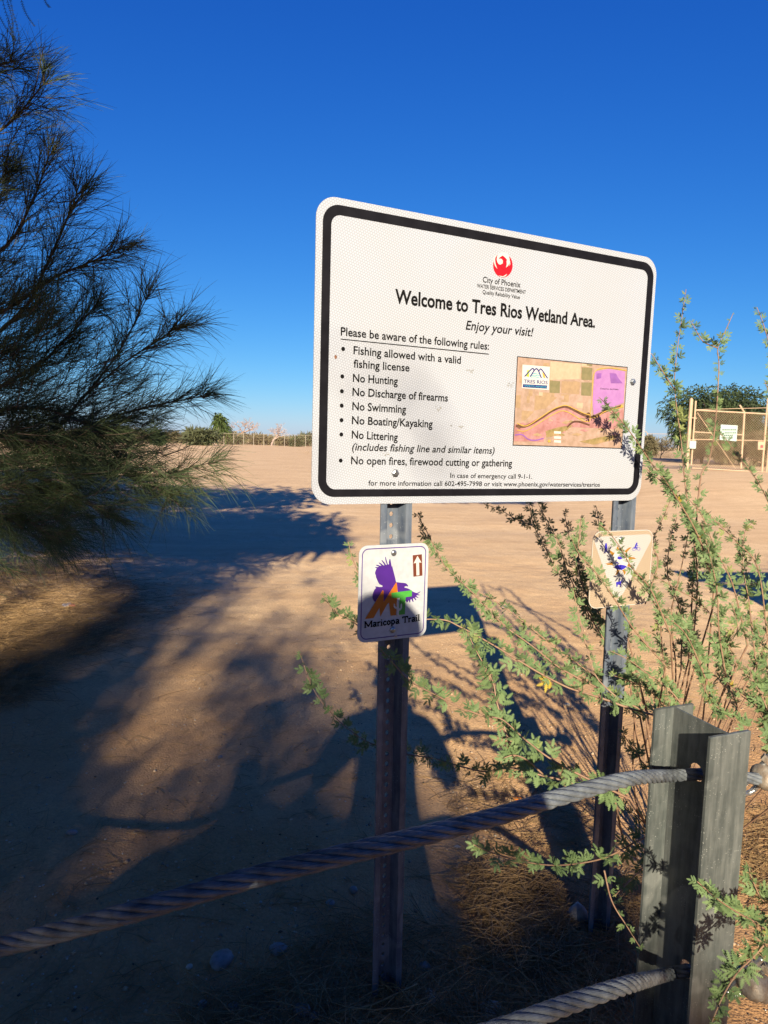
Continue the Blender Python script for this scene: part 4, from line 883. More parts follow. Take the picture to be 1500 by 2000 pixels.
# ---------------------------------------------------------------- far things
def blob_tree(name, px, base_py, Y, w_px, h_px, mat, label, cat, group=None, leaf=.10, n=3500, trunk=.3, lumps=9, droop=.2, trunkmat='bark_d', zbase=None):
    c = at_y(px, base_py, Y); c[2] = float(G(c[0], c[1])); sc_m = Y/F; Wm, Hm = w_px*sc_m, h_px*sc_m
    return blob_core(name, c, Wm, Hm, mat, label, cat, group, leaf, n, trunk, lumps, droop, trunkmat, int(px*7+Y))
def blob_core(name, c, Wm, Hm, mat, label, cat, group=None, leaf=.10, n=3500, trunk=.3, lumps=9, droop=.2, trunkmat='bark_d', seed=1):
    root = thing(name, c, label, cat, group)
    rg = np.random.default_rng(seed); tb = Hm*trunk
    mbk = MB(); lc = []
    for k in range(lumps):
        a = rg.uniform(0, 6.283); r = Wm*.36*math.sqrt(rg.uniform(.02, 1)); zz = tb+(Hm-tb)*rg.uniform(.25, .78); zz = min(zz, tb+(Hm-tb)*(.86-.45*(r/(Wm*.5))**2))
        lc.append(np.array([c[0]+r*math.cos(a), c[1]+r*math.sin(a)*.8, c[2]+zz])); mbk.tube(catmull([c+np.array([0, 0, -.1]), c+(lc[-1]-c)*np.array([.25, .25, .55]), lc[-1]], 3), np.linspace(.035*Hm, .008*Hm, 7), 5, False)
    V, Fc = mbk.all(); part('trunk', V, Fc, M[trunkmat], root)
    idx = rg.integers(0, lumps, n); LC = np.array(lc)[idx]; g = rg.normal(size=(n, 3)); g /= np.linalg.norm(g, axis=1)[:, None]
    rad = rg.uniform(.25, 1.0, n)**.5; P = LC+g*rad[:, None]*np.array([Wm*.22, Wm*.2, (Hm-tb)*.24])
    P[:, 2] = np.maximum(P[:, 2], c[2]+.02*Hm+rg.uniform(0, .05, n)*Hm)
    D = g+rg.normal(size=(n, 3))*.6; D[:, 2] += .2; L = leaf*rg.uniform(.6, 1.5, n)*1.6
    V, Fq = ribbons(P, D, L, leaf*rg.uniform(.25, .55, n), np.full(n, droop), 2); part('crown', V, Fq, M[mat], root, kind='stuff'); return root
def bare_tree(name, px, base_py, Y, h_px, mat, label, cat, spread=.7, seed=1, group=None):
    c = at_y(px, base_py, Y); c[2] = float(G(c[0], c[1])); H = h_px*Y/F; root = thing(name, c, label, cat, group); rg = random.Random(seed); mbk = MB(); mbt_ = MB()
    def grow(p, d, L, r, dep):
        pts = [p]
        for _ in range(3):
            d = d+np.array([rg.gauss(0, .14), rg.gauss(0, .14), .05]); d /= np.linalg.norm(d); p = p+d*L/3; pts.append(p)
        (mbk if dep < 3 else mbt_).tube(pts, np.linspace(r, r*.6, 4), 5 if dep < 2 else 3, False)
        if dep < 5:
            for _ in range(3 if dep < 4 else 4):
                dd = d+np.array([rg.gauss(0, spread), rg.gauss(0, spread), rg.gauss(.1, spread*.5)]); dd /= np.linalg.norm(dd); grow(p, dd, L*rg.uniform(.65, .9), r*.62, dep+1)
    grow(c-np.array([0, 0, .1]), np.array([.05, 0, 1.]), H*.30, H*.038, 0)
    V, Fc = mbk.all(); part('trunk', V, Fc, M[mat], root); V, Fc = mbt_.all(); part('twigs', V, Fc, M[mat], root, kind='stuff'); return root
blob_tree('mesquite_tree', 1403, 880, 36, 205, 152, 'far_green', 'wide green mesquite tree rising behind the chain link gate', 'tree', leaf=.16, n=11000, trunk=.12, lumps=22, droop=.7)
blob_tree('desert_bush', 395, 870, 100, 74, 34, 'far_bush', 'rounded grey-green bush at the left end of the far fence', 'bush', leaf=.55, n=1100, trunk=.02, lumps=14)
blob_tree('green_tree', 433, 871, 125, 26, 62, 'far_bright', 'narrow bright green tree beside the reddish bare tree on the horizon', 'tree', leaf=.75, n=330, trunk=.10, lumps=6, droop=.8)
bare_tree('bare_tree', 463, 872, 128, 58, 'far_pink', 'reddish leafless tree with a dense twig crown behind the far fence', 'tree', .8, 3, 'bare trees behind the far fence')
bare_tree('bare_tree', 530, 873, 118, 50, 'bark_p', 'pale leafless tree standing alone against the sky at the far fence', 'tree', .75, 8, 'bare trees behind the far fence')
for k, (x, w, h, Y, mt, lb) in enumerate([(308, 22, 26, 90, 'far_green', 'small dark green bush seen through the tamarisk needles'), (280, 70, 20, 130, 'far_olive', 'low olive bushes on the horizon behind the tamarisk'), (340, 60, 22, 128, 'far_olive', 'pale olive bush left of the rounded grey-green bush'),
      (450, 50, 20, 126, 'far_bush', 'low bush behind the first panels of the far fence'), (505, 60, 20, 130, 'far_olive', 'low bush left of the pale bare tree'), (560, 56, 16, 128, 'far_olive', 'low brownish bush right of the pale bare tree'), (578, 18, 16, 118, 'far_green', 'small dark green shrub at the far fence'),
      (602, 40, 28, 126, 'far_bush', 'green bush at the far fence beside the big sign edge'), (200, 90, 34, 110, 'far_bush', 'grey-green bush on the horizon low behind the tamarisk boughs'), (100, 110, 30, 120, 'far_olive', 'olive thicket on the horizon at the far left'), (240, 26, 30, 115, 'far_green', 'dark narrow bush on the left horizon')]):
    blob_tree('horizon_bush', x, 872, Y, w, h, mt, lb, 'bush', 'bushes along the horizon', leaf=.5, n=420, trunk=.02, lumps=9)
blob_tree('desert_bush', 1268, 886, 48, 46, 42, 'far_olive', 'tangled olive shrub between the big sign and the chain link gate', 'bush', leaf=.14, n=2500, trunk=.02, lumps=10)
bare_tree('twiggy_bush', 1290, 886, 44, 34, 'bark_d', 'dark leafless twiggy bush in front of the right far fence', 'bush', .9, 5)
for k, (x, w, h, Y) in enumerate([(1370, 70, 66, 33), (1410, 60, 60, 31), (1450, 70, 72, 32), (1500, 70, 66, 30), (1550, 70, 64, 30)]):
    blob_tree('dry_shrub', x, 900, Y, w, h, 'far_olive', ['dry olive shrub behind the left end of the gate', 'dry shrub behind the pale notice on the gate', 'tall dry shrub behind the middle gate post', 'dry shrub behind the right gate posts', 'dry shrub beyond the right edge of the gate'][k], 'bush', 'dry shrubs behind the gate', leaf=.12, n=3200, trunk=.02, lumps=12)
# distant olive bank of scrub
def scrub(x0, x1, Y, h, n, name, mat='far_olive'):
    P = np.stack([RNG.uniform(x0, x1, n), RNG.uniform(Y-6, Y+10, n), np.zeros(n)], -1); hh = h*(.55+.9*(vnoise(P[:, 0]*.09+5, P[:, 1]*.05)+.5))
    P[:, 2] = G(P[:, 0], P[:, 1])+hh*RNG.uniform(0, 1, n)**1.2; D = RNG.normal(size=(n, 3)); D[:, 2] += .6
    V, Fq = ribbons(P, D, RNG.uniform(.35, .8, n), RNG.uniform(.12, .3, n), np.zeros(n), 1)
    o = put(name, mesh_from(name, V, Fq, M[mat]), kind='stuff', label='band of low olive scrub along the horizon', cat='scrub'); return o
scrub(-110, 60, 140, 2.3, 26000, 'scrub_band'); 
# far fence (left) and right far fence
def chain_fence(name, P0, P1, H, npost, label, cat='fence', mats=('farfence', 'fencewire'), pitch=.3, wire=.006, rails=(1.0,), r=.05, arms=False):
    P0, P1 = np.array(P0, float), np.array(P1, float); d = P1-P0; L = np.linalg.norm(d[:2])
    def gp(t, z): p = P0+d*t; return np.array([p[0], p[1], float(G(p[0], p[1]))+z])
    root = thing(name, gp(.5, 0), label, cat)
    for k in range(npost):
        t = k/(npost-1); V, Fc = tube_vf([gp(t, -.1), gp(t, H+.05)], r, 6); part('post', V, Fc, M[mats[0]], root)
        if arms: V, Fc = tube_vf([gp(t, H+.03), gp(t, H+.25)+np.array([-.22, 0, .0])], r*.8, 6); part('arm', V, Fc, M[mats[0]], root)
    for rl in rails:
        V, Fc = tube_vf([gp(t, H*rl) for t in np.linspace(0, 1, max(3, npost))], r*.55, 6); part('rail', V, Fc, M[mats[0]], root)
    mbf = MB(); n = int(L/pitch)
    for k in range(-int(H/pitch), n):
        for s in (1, -1):
            x0 = k*pitch; x1 = x0+H; z0, z1 = 0, H
            if x0 < 0: z0 = -x0; x0 = 0
            if x1 > L: z1 = H-(x1-L); x1 = L
            if x1 <= x0: continue
            if s < 0: x0, x1 = L-x0, L-x1
            mbf.tube([gp(x0/L, z0+.03), gp(x1/L, z1)], wire/2, 3, False)
    V, Fc = mbf.all(); part('chain_link', V, Fc, M[mats[1]], root, kind='stuff'); return root
pl, pr_ = at_y(400, 870, 120), at_y(618, 874, 112)
chain_fence('chain_link_fence', pl, pr_, 2.0, 12, 'long low chain link fence with pale posts along the left horizon', pitch=.30, wire=.016, r=.05)
pl, pr_ = at_y(1262, 888, 66), at_y(1600, 896, 60)
chain_fence('chain_link_fence', pl, pr_, 2.0, 6, 'distant chain link fence passing behind the gate and mesquite', mats=('fence', 'fencewire'), pitch=.25, wire=.008, r=.04, arms=True)
# gate on the right
GY = 23.0
def gpt(x, y): return at_y(x, y, GY)
gl = at_y(1342, 905, GY); 
gate = thing('chain_link_gate', gpt(1420, 915), 'tan chain link gate with a pale notice, in front of the mesquite', 'gate')
def pipe(name, p, q, r, mat='fence', parent=gate): V, Fc = tube_vf([p, q], r, 8); return part(name, V, Fc, M[mat], parent)
def foot(x, yb): p = gpt(x, yb); p[2] = min(p[2], float(G(p[0], p[1])))-.1; return p
pipe('gate_post', foot(1342, 905), gpt(1350.5, 780), .058); V, Fc = tube_vf([gpt(1350.5, 780), gpt(1350.6, 777)], [.058, .02], 8); part('post_cap', V, Fc, M['fence'], gate)
pipe('stile', gpt(1350, 908), gpt(1359, 783), .03); pipe('stile', gpt(1447, 915), gpt(1454, 806), .034); pipe('stile', gpt(1488, 922), gpt(1500, 778), .034); pipe('stile', gpt(1497, 924), gpt(1509, 780), .03)
pipe('arm', gpt(1454, 806), gpt(1444.5, 791), .03)
pipe('rail', gpt(1358, 801), gpt(1560, 812), .028); pipe('rail', gpt(1356, 843.5), gpt(1450, 849.5), .022); pipe('rail', gpt(1355, 858), gpt(1560, 862), .016); pipe('rail', gpt(1351, 914), gpt(1560, 926), .022)
pipe('brace', gpt(1362, 806), gpt(1436, 915), .012); pipe('hinge', gpt(1344, 815), gpt(1361, 817), .022); pipe('hinge', gpt(1345, 859), gpt(1358, 860), .022); pipe('barbed_wire', gpt(1359, 800), gpt(1560, 795), .010)
p_a, p_b = gpt(1351, 914), gpt(1560, 926); Hh = gpt(1358, 801)[2]-p_a[2]; Lg = np.linalg.norm((p_b-p_a)[:2]); mbf = MB(); pitch = .085
for k in range(-int(Hh/pitch), int(Lg/pitch)):
    for s in (1, -1):
        x0 = k*pitch; x1 = x0+Hh; z0, z1 = 0, Hh
        if x0 < 0: z0 = -x0; x0 = 0
        if x1 > Lg: z1 = Hh-(x1-Lg); x1 = Lg
        if x1 <= x0: continue
        if s < 0: x0, x1 = Lg-x0, Lg-x1
        def gg(x, z): q = p_a+(p_b-p_a)*x/Lg; q = q.copy(); q[2] += z; return q
        mbf.tube([gg(x0, z0), gg(x1, z1)], .0050, 3, False)
V, Fc = mbf.all(); part('chain_link', V, Fc, M['fencewire'], gate, kind='stuff')
def plate(name, pts, mat, parent, Y=GY-.06, th=.01, label=None, cat=None):
    P = [at_y(x, y, Y) for x, y in pts]; P2 = [p+np.array([0, th, 0]) for p in P]; n = len(P)
    return P+P2, [tuple(range(n)), tuple(range(2*n-1, n-1, -1))]+[(i, i+n, (i+1) % n+n, (i+1) % n) for i in range(n)]
nt_ = thing('notice_board', at_y(1421, 861, GY-.06), 'pale rectangular notice with faded green lines fixed to the gate mesh', 'notice')
V, Fc = plate('', [(1408, 829), (1441, 831), (1438.5, 862), (1405.5, 859)], None, None); part('board', V, Fc, M['notice'], nt_)
for y, x0, x1 in ((838, 1411, 1437), (844, 1416, 1438), (849, 1414, 1432), (854, 1412, 1430)):
    x = x0
    while x < x1:
        w = random.uniform(1.5, 3.2); V, Fc = plate('', [(x, y), (x+w, y+.2), (x+w-.3, y+2.6), (x-.3, y+2.4)], None, None, GY-.075, .004); part('text_line', V, Fc, M['notice_ink'], nt_); x += w+random.uniform(.8, 1.4)
n2 = thing('small_notice', at_y(1353, 876, GY-.06), 'small white notice beside the left gate post', 'notice')
V, Fc = plate('', [(1347, 861), (1360, 861.5), (1359, 876.5), (1346, 876)], None, None, GY-.1); part('board', V, Fc, M['notice'], n2)
n3 = thing('lock_box', at_y(1486, 879, GY), 'small tan latch box with a red mark on the right gate post', 'latch')
V, Fc = plate('', [(1481, 862), (1495, 863), (1494, 879), (1480, 878)], None, None, GY-.05, .06); part('box', V, Fc, M['fence'], n3); V, Fc = plate('', [(1486, 869), (1491, 869.3), (1490.5, 875), (1485.5, 874.7)], None, None, GY-.07, .01); part('mark', V, Fc, M['can_red'], n3)

# ---------------------------------------------------------------- straw, gravel, stones, litter
def straw(name, region, n, label, Lm=.10, mats='straw', lift=.015, cat='dry grass'):
    P = []; tries = 0
    while len(P) < n and tries < n*30:
        tries += 1; poly, wgt = random.choices(region, [r[1] for r in region])[0]
        xs_ = [p[0] for p in poly]; ys_ = [p[1] for p in poly]; x, y = random.uniform(min(xs_), max(xs_)), random.uniform(min(ys_), max(ys_))
        if not inpoly(x, y, poly): continue
        g = at_z(x+random.gauss(0, 12), y+random.gauss(0, 8), 0); P.append((g[0], g[1]))
    P = np.array(P); n = len(P); z = G(P[:, 0], P[:, 1]); a = RNG.uniform(0, 6.283, n)
    el = np.abs(RNG.normal(0, .16, n)); D = np.stack([np.cos(a)*np.cos(el), np.sin(a)*np.cos(el), np.sin(el)], -1)
    L = RNG.lognormal(math.log(Lm), .45, n); bow = RNG.normal(0, .25, n); seg = 4; t = np.linspace(0, 1, seg+1)
    base = np.stack([P[:, 0], P[:, 1], z+RNG.uniform(.001, lift, n)], -1)
    sd = np.stack([-np.sin(a), np.cos(a), np.zeros(n)], -1)
    C = base[:, None]+D[:, None]*(L[:, None]*t)[..., None]+sd[:, None]*((bow*L)[:, None]*(t*t)[None])[..., None]
    C[..., 2] -= (np.sin(el)*L)[:, None]*(t**2)*.9
    C[..., 2] = np.maximum(C[..., 2], G(C[..., 0], C[..., 1])+.001)
    T_ = C[:, -1]-C[:, 0]; T_ /= np.linalg.norm(T_, axis=1)[:, None]; u1 = np.cross(T_, [0, 0, 1.]); u1 /= np.linalg.norm(u1, axis=1)[:, None]+1e-9; u2 = np.cross(T_, u1)
    r = RNG.uniform(.0005, .0013, n); ring_ = [u1*math.cos(q)+u2*math.sin(q) for q in (0, 2.094, 4.189)]
    V = np.stack([C+rg_[:, None]*r[:, None, None] for rg_ in ring_], 2).reshape(-1, 3)
    b0 = (np.arange(n)*(seg+1)*3)[:, None, None]+(np.arange(seg)*3)[None, :, None]+np.arange(3)[None, None]; b1 = (np.arange(n)*(seg+1)*3)[:, None, None]+(np.arange(seg)*3)[None, :, None]+((np.arange(3)+1) % 3)[None, None]
    Fq = np.stack([b0, b1, b1+3, b0+3], -1).reshape(-1, 4)
    me = mesh_from(name, V, Fq, M[mats]); put(name, me, kind='stuff', label=label, cat=cat)
straw('straw_litter', [([(-60, 1110), (150, 1085), (270, 1140), (260, 1210), (200, 1260), (80, 1300), (-60, 1330)], 5), ([(-60, 1050), (260, 1060), (300, 1100), (-60, 1150)], 1.5), ([(200, 1130), (420, 1150), (330, 1230), (150, 1280)], .8), ([(-60, 1290), (100, 1300), (40, 1380), (-60, 1380)], 1.0)], 8500, 'thick golden straw under the tamarisk tree at the left', .16, lift=.05)
straw('straw_litter', [([(640, 1800), (760, 1780), (1080, 1790), (1300, 1840), (1300, 2060), (330, 2060), (400, 1960), (560, 1900)], 5), ([(900, 1660), (1090, 1680), (1130, 1760), (1120, 1850), (960, 1860)], 3), ([(1180, 1650), (1260, 1700), (1260, 1900), (1150, 1880)], 1.2)], 5600, 'loose straw around the feet of the signposts', .075, lift=.03)
straw('straw_litter', [([(860, 1480), (1080, 1500), (1180, 1560), (1150, 1650), (980, 1620), (880, 1560)], 2), ([(1440, 1560), (1560, 1560), (1560, 1760), (1440, 1700)], 2)], 1500, 'thin straw on the ground below the shrub', .07, lift=.012)
straw('scattered_straw', [([(-60, 1200), (600, 1050), (760, 1300), (720, 1600), (600, 2050), (-60, 2050)], 1), ([(800, 1300), (1500, 1200), (1500, 1500), (800, 1500)], .5)], 1500, 'scattered single straws on the bare dirt', .05, lift=.004)
straw('dry_weeds', [([(1258, 908), (1345, 908), (1345, 914), (1258, 913)], 2), ([(1350, 885), (1540, 890), (1540, 918), (1350, 912)], 3), ([(600, 884), (612, 884), (612, 888), (600, 888)], .3)], 3000, 'dry weeds along the foot of the gate', .55, 'straw_old', .3)
# gravel grains
def grains(n, gen, smin, smax, name, label, mat):
    P = gen(n); n = len(P); z = G(P[:, 0], P[:, 1]); s = RNG.uniform(smin, smax, n)*RNG.uniform(.5, 1, n); base = np.array([(1, 0, 0), (-1, 0, 0), (0, 1, 0), (0, -1, 0), (0, 0, .7), (0, 0, -.7)], float)
    V = base[None]*s[:, None, None]*RNG.uniform(.6, 1.2, (n, 6, 1)); an = RNG.uniform(0, 6.283, n); ca, sa = np.cos(an)[:, None], np.sin(an)[:, None]
    V = np.stack([V[..., 0]*ca-V[..., 1]*sa, V[..., 0]*sa+V[..., 1]*ca, V[..., 2]], -1)+np.stack([P[:, 0], P[:, 1], z+s*.2], -1)[:, None]
    f = np.array([(0, 2, 4), (2, 1, 4), (1, 3, 4), (3, 0, 4), (2, 0, 5), (1, 2, 5), (3, 1, 5), (0, 3, 5)]); Fq = (np.arange(n)*6)[:, None, None]+f[None]
    put(name, mesh_from(name, V.reshape(-1, 3), Fq.reshape(-1, 3), M[mat]), kind='stuff', label=label, cat='gravel')
def near_gen(n):
    Y = .95*(5.5/.95)**RNG.random(n)**1.0; X = RNG.uniform(-.75, .75, n)*Y; return np.stack([X, Y], -1)
grains(30000, near_gen, .0010, .0032, 'gravel', 'fine tan grit covering the dirt in the foreground', 'pebble')
grains(2200, near_gen, .003, .007, 'pebbles', 'small loose pebbles scattered over the dirt', 'stone_p')
def mid_gen(n):
    Y = 1.3*(22/1.3)**RNG.random(n)**.8; X = RNG.uniform(-.7, .7, n)*Y; k = vnoise(X*.9, Y*.5)+RNG.normal(0, .12, n) > .0; return np.stack([X, Y], -1)[k]
grains(1300, mid_gen, .003, .008, 'debris', 'small dark bits of bark and clods on the dirt', 'bark_d')
grains(4500, mid_gen, .004, .012, 'clods', 'small tan clods of earth', 'pebble')
def stone(x, y, rpx, label, mat='stone', flat=.55, group=None, name='stone', seed=0):
    g = ground_at(x, y); r = rpx*np.linalg.norm(g-EYEP)/F; rg = np.random.default_rng(int(x*13+y)); import bmesh
    bm = bmesh.new(); bmesh.ops.create_icosphere(bm, subdivisions=2, radius=1)
    sh = rg.uniform(.8, 1.25, 3); dirs = rg.normal(size=(5, 3)); dirs /= np.linalg.norm(dirs, axis=1)[:, None]
    for v in bm.verts:
        c = np.array(v.co)
        for d in dirs:
            q = c@d
            if q > .72: c = c-d*(q-.72)*.8
        c = c*sh*np.array([1, 1, flat])*r; v.co = c+g+np.array([0, 0, r*flat*.35])
    me = bpy.data.meshes.new(name); bm.to_mesh(me); bm.free(); me.materials.append(M[mat])
    me.polygons.foreach_set('use_smooth', np.ones(len(me.polygons), dtype=bool))
    return put(name, me, origin=g, label=label, cat='stone', group=group)
stone(433, 1878, 22, 'largest flat grey stone in the shade left of the left signpost', flat=.45)
stone(543, 1855, 13, 'round bluish grey stone at the edge of the straw, below the rope')
stone(645, 1767, 9, 'small smooth grey stone under the rope left of the signpost')
stone(396, 1962, 8, 'small stone below the largest flat grey stone'); stone(457, 1967, 10, 'grey stone in the straw near the bottom edge, below the flat stone')
stone(613, 1990, 11, 'bluish stone at the bottom edge between the two straw heaps'); stone(588, 1978, 15, 'dark rounded stone at the bottom edge', flat=.6)
stone(840, 1950, 12, 'chalky white crumpled stone right of the left signpost foot', 'stone_p', .8); stone(828, 1889, 11, 'round grey stone in straw right of the left signpost')
stone(958, 1972, 15, 'brown-grey stone half hidden by straw above the lower rope', 'stone_p', .7); stone(960, 1985, 12, 'light grey stone at the bottom edge beside the lower rope', 'stone_p', .6)
stone(1027, 1794, 10, 'pale stone in the sunlit straw between the signposts', 'stone_p', .8); stone(1038, 1817, 10, 'second pale stone in the sunlit straw, nearer the viewer', 'stone_p', .8)
stone(978, 1684, 6, 'tiny pale green pebble below the leafy twig tip', 'stone_p', .8); stone(985, 1187, 7, 'grey pebble alone on sunlit gravel left of the triangle sign')
stone(1126, 1800, 17, 'upright grey slab leaning beside the right signpost foot', 'stone', 1.5); stone(1160, 1865, 10, 'dark stone at the foot of the right signpost')
stone(1130, 1310, 6, 'light stone in the shrub shade left of the right signpost', 'stone_p'); stone(1107, 1377, 5, 'small light stone under the long leafy stem', 'stone_p')
stone(690, 1740, 9, 'low grey stone right under the rope beside the left signpost'); stone(370, 1890, 6, 'small pale chip left of the largest flat stone', 'stone_p')
stone(140, 1628, 8, 'dark stone on the bare shaded dirt at the left', 'stone'); stone(430, 1480, 5, 'small stone on half lit dirt left of centre')
# the long pale stick and bits of litter
Q = catmull([ground_at(640, 1990)+np.array([0, 0, .012]), ground_at(760, 1985)+np.array([0, 0, .02]), ground_at(880, 1965)+np.array([0, 0, .03]), ground_at(985, 1942)+np.array([0, 0, .03]), ground_at(1062, 1945)+np.array([0, 0, .01])], 5)
Q = catmull([ground_at(640, 1989)+np.array([0, 0, .012]), ground_at(715, 1982)+np.array([0, 0, .02]), ground_at(770, 1962)+np.array([0, 0, .025]), ground_at(815, 1944)+np.array([0, 0, .03])], 6)
V, Fc = tube_vf(Q, np.linspace(.0035, .002, len(Q)), 7); me = mesh_from('twig', V, Fc, M['straw'], True); put('twig', me, origin=Q[0], label='thick pale dry stalk lying across the straw at the bottom', cat='twig')
def crumple(name, x, y, r, mats, label, flat=.6, seed=1):
    import bmesh
    g = ground_at(x, y); g[2] += r*flat; rg = random.Random(seed); bm = bmesh.new(); bmesh.ops.create_icosphere(bm, subdivisions=2, radius=r)
    for v in bm.verts: v.co = Vector([v.co[i]*rg.uniform(.6, 1.2)*(flat if i == 2 else (1.6 if i == 0 else 1)) for i in range(3)])+Vector(g)
    me = bpy.data.meshes.new(name); bm.to_mesh(me); bm.free()
    for mt in mats: me.materials.append(M[mt])
    for p in me.polygons: p.material_index = 1 if len(mats) > 1 and p.center.x > g[0]+r*.4 else 0
    put(name, me, origin=g, label=label, cat='litter')
crumple('crumpled_wrapper', 134, 1187, .032, ['can_blue', 'can_red'], 'crumpled blue and red wrapper lying in the golden straw', .6, 3)
crumple('foil_scrap', 181, 1211, .025, ['foil'], 'shiny white foil scrap in the straw right of the wrapper', .4, 4)
crumple('paper_scrap', 893, 1656, .008, ['stone_p'], 'tiny pale scrap beside the dark twig tip', .5, 5)
def dry_leaf(x, y, r, mat, label):
    g = ground_at(x, y)+np.array([0, 0, .006]); V = [g+np.array([r*math.cos(t)*1.5, r*math.sin(t), .3*r*math.cos(2*t)]) for t in np.linspace(0, 6.283, 9, endpoint=False)]+[g+np.array([0, 0, .006])]
    me = mesh_from('dry_leaf', V, [(i, (i+1) % 9, 9) for i in range(9)], M[mat]); put('dry_leaf', me, origin=g, label=label, cat='leaf')
dry_leaf(550, 1748, .010, 'straw', 'curled tan leaf on bare dirt just under the rope'); dry_leaf(1010, 1562, .012, 'orange', 'orange dry leaf just behind the upper rope')

# ---------------------------------------------------------------- what casts the shade from out of view, some inferred, some added for it
bh = 1.0/math.tan(math.radians(SUN_EL))
def back(gx, gy, z):  # the point at height z whose shadow falls on (gx, gy)
    g = ground_at(gx, gy); return g-SUND*((z-g[2])/(-SUND[2]))*-1 if False else g + np.array([SUND[0], SUND[1], SUND[2]])*(-(z-g[2])/(-SUND[2]))
DX = [-80, 50, 150, 300, 450, 600, 700, 850, 1000, 1150, 1300]
DM = {1080: [.3, .3, .3, .3, .2, 0, 0, 0, 0, 0, 0], 1180: [0, 0, .1, .70, .50, .18, 0, 0, 0, 0, 0], 1270: [.1, .2, .55, .75, .50, .32, .05, 0, 0, 0, 0],
 1340: [.8, .85, .85, .72, .55, .45, .2, 0, 0, 0, 0], 1430: [.95, .96, .92, .70, .58, .52, .35, 0, 0, 0, 0], 1520: [.98, .98, .92, .62, .62, .60, .4, .2, 0, 0, 0],
 1620: [.98, .98, .92, .50, .88, .85, .7, .5, .1, 0, 0], 1700: [.98, .97, .72, .92, .98, .96, .93, .75, .1, .45, .3], 1760: [.98, .92, .80, .95, .98, .98, .96, .8, .2, .7, .4], 1830: [.97, .9, .72, .9, .98, .98, .98, .9, .6, .88, .6], 1900: [.9, .92, .8, .95, .98, .98, .98, .97, .85, .93, .75], 2000: [.98, .98, .95, .98, .98, .98, .98, .98, .85, .9, .8], 2300: [.98]*11}
DYk = sorted(DM); DA = np.array([DM[k] for k in DYk])
def dens(x, y):
    i = np.searchsorted(DYk, y)-1; i = max(0, min(i, len(DYk)-2)); t = (y-DYk[i])/(DYk[i+1]-DYk[i]); return np.interp(x, DX, DA[i])*(1-t)+np.interp(x, DX, DA[i+1])*t
shade = thing('shade_tree', (-2.4, -11.5, float(G(-2.4, -11.5))), 'tall spreading tree behind the viewer that shades the foreground', 'tree')
V, Fc = tube_vf(catmull([(-2.4, -11.5, -.2), (-2.3, -11.4, 1.5), (-2.0, -11.6, 3.0), (-1.9, -11.3, 5.6)], 5), np.linspace(.30, .14, 16), 9); part('trunk', V, Fc, M['bark_d'], shade, True)
ng = 150000; gx = RNG.uniform(-4.4, 1.5, ng); gy = RNG.uniform(.7, 8.5, ng); tau = np.zeros(ng)
for i in range(ng):
    rel = np.array([gx[i], gy[i], 0])-EYEP; w = rel@fwd
    if w < .2: continue
    x = 750+F*(rel@RT)/w; y = 1000-F*(rel@UP)/w
    if x < -900 or x > 1420 or y < 1050: continue
    tau[i] = -math.log(1-min(.975, dens(max(x, -80), min(max(y, 1080), 2299))))
mod = np.clip(1+1.5*vnoise(gx*2.6+.5*gy, gy*.55)+1.1*vnoise(gx*6, gy*1.5), .05, 2.4)
keep = RNG.random(ng) < np.where(tau > 2.2, tau*1.2, tau*mod*1.12)/3.9
gx, gy = gx[keep], gy[keep]; zc = RNG.uniform(4.6, 8.6, len(gx))
cb = np.stack([gx, gy, np.zeros(len(gx))], -1)+SUND[None]*(zc/SUND[2])[:, None]
D = RNG.normal(size=(len(cb), 3)); D[:, 2] -= .2
V, Fq = ribbons(cb, D, RNG.uniform(.05, .11, len(cb)), RNG.uniform(.03, .055, len(cb)), np.full(len(cb), .3), 1); part('crown', V, Fq, M['far_green'], shade, kind='stuff')
for _ in range(14):
    e = cb[random.randrange(len(cb))]; V, Fc = tube_vf(catmull([(-1.95, -11.4, 3.6), (np.array([-1.95, -11.4, 3.6])+e)/2+np.array([0, 0, .5]), e], 6), np.linspace(.09, .02, 13), 6); part('limb', V, Fc, M['bark_d'], shade, True)
for k, (x_, y_, w_, h_, tr_, lb) in enumerate([(-7.2, -3.0, 5.0, 7.2, .3, 'tall leafy tree added left behind the viewer to block sky'), (-8.5, -6.0, 6.5, 8.0, .3, 'wide leafy tree added far left behind the viewer to block sky'), (-6.5, 1.2, 4.2, 6.5, .25, 'leafy tree added left of the viewer beside the tamarisk to block sky'),
      (-8.8, 6.2, 4.4, 7.0, .1, 'tall bushy tree added far left beyond the tamarisk trunk to block sky'), (-11.5, 10.5, 4.6, 7.2, .1, 'farther tall tree added at left beyond the tamarisk to block sky'),
      (5.5, -3.0, 4.6, 4.8, .15, 'low leafy tree added right behind the viewer to block sky'), (8.5, -7.5, 6.5, 6.0, .15, 'wide tree added far right behind the viewer to block sky'), (.6, -9.5, 7.5, 3.6, .03, 'low dense thicket added straight behind the viewer to block sky'), (5.5, -11.0, 6.5, 4.4, .03, 'low dense thicket added right behind the viewer to block sky')]):
    blob_core('sky_block_tree', np.array([x_, y_, float(G(x_, y_))]), w_, h_, 'far_green', lb, 'tree', 'trees added to block sky light', leaf=.22, n=7000, trunk=tr_, lumps=22, seed=50+k)  # trees added out of view to cut the sky light on shaded ground
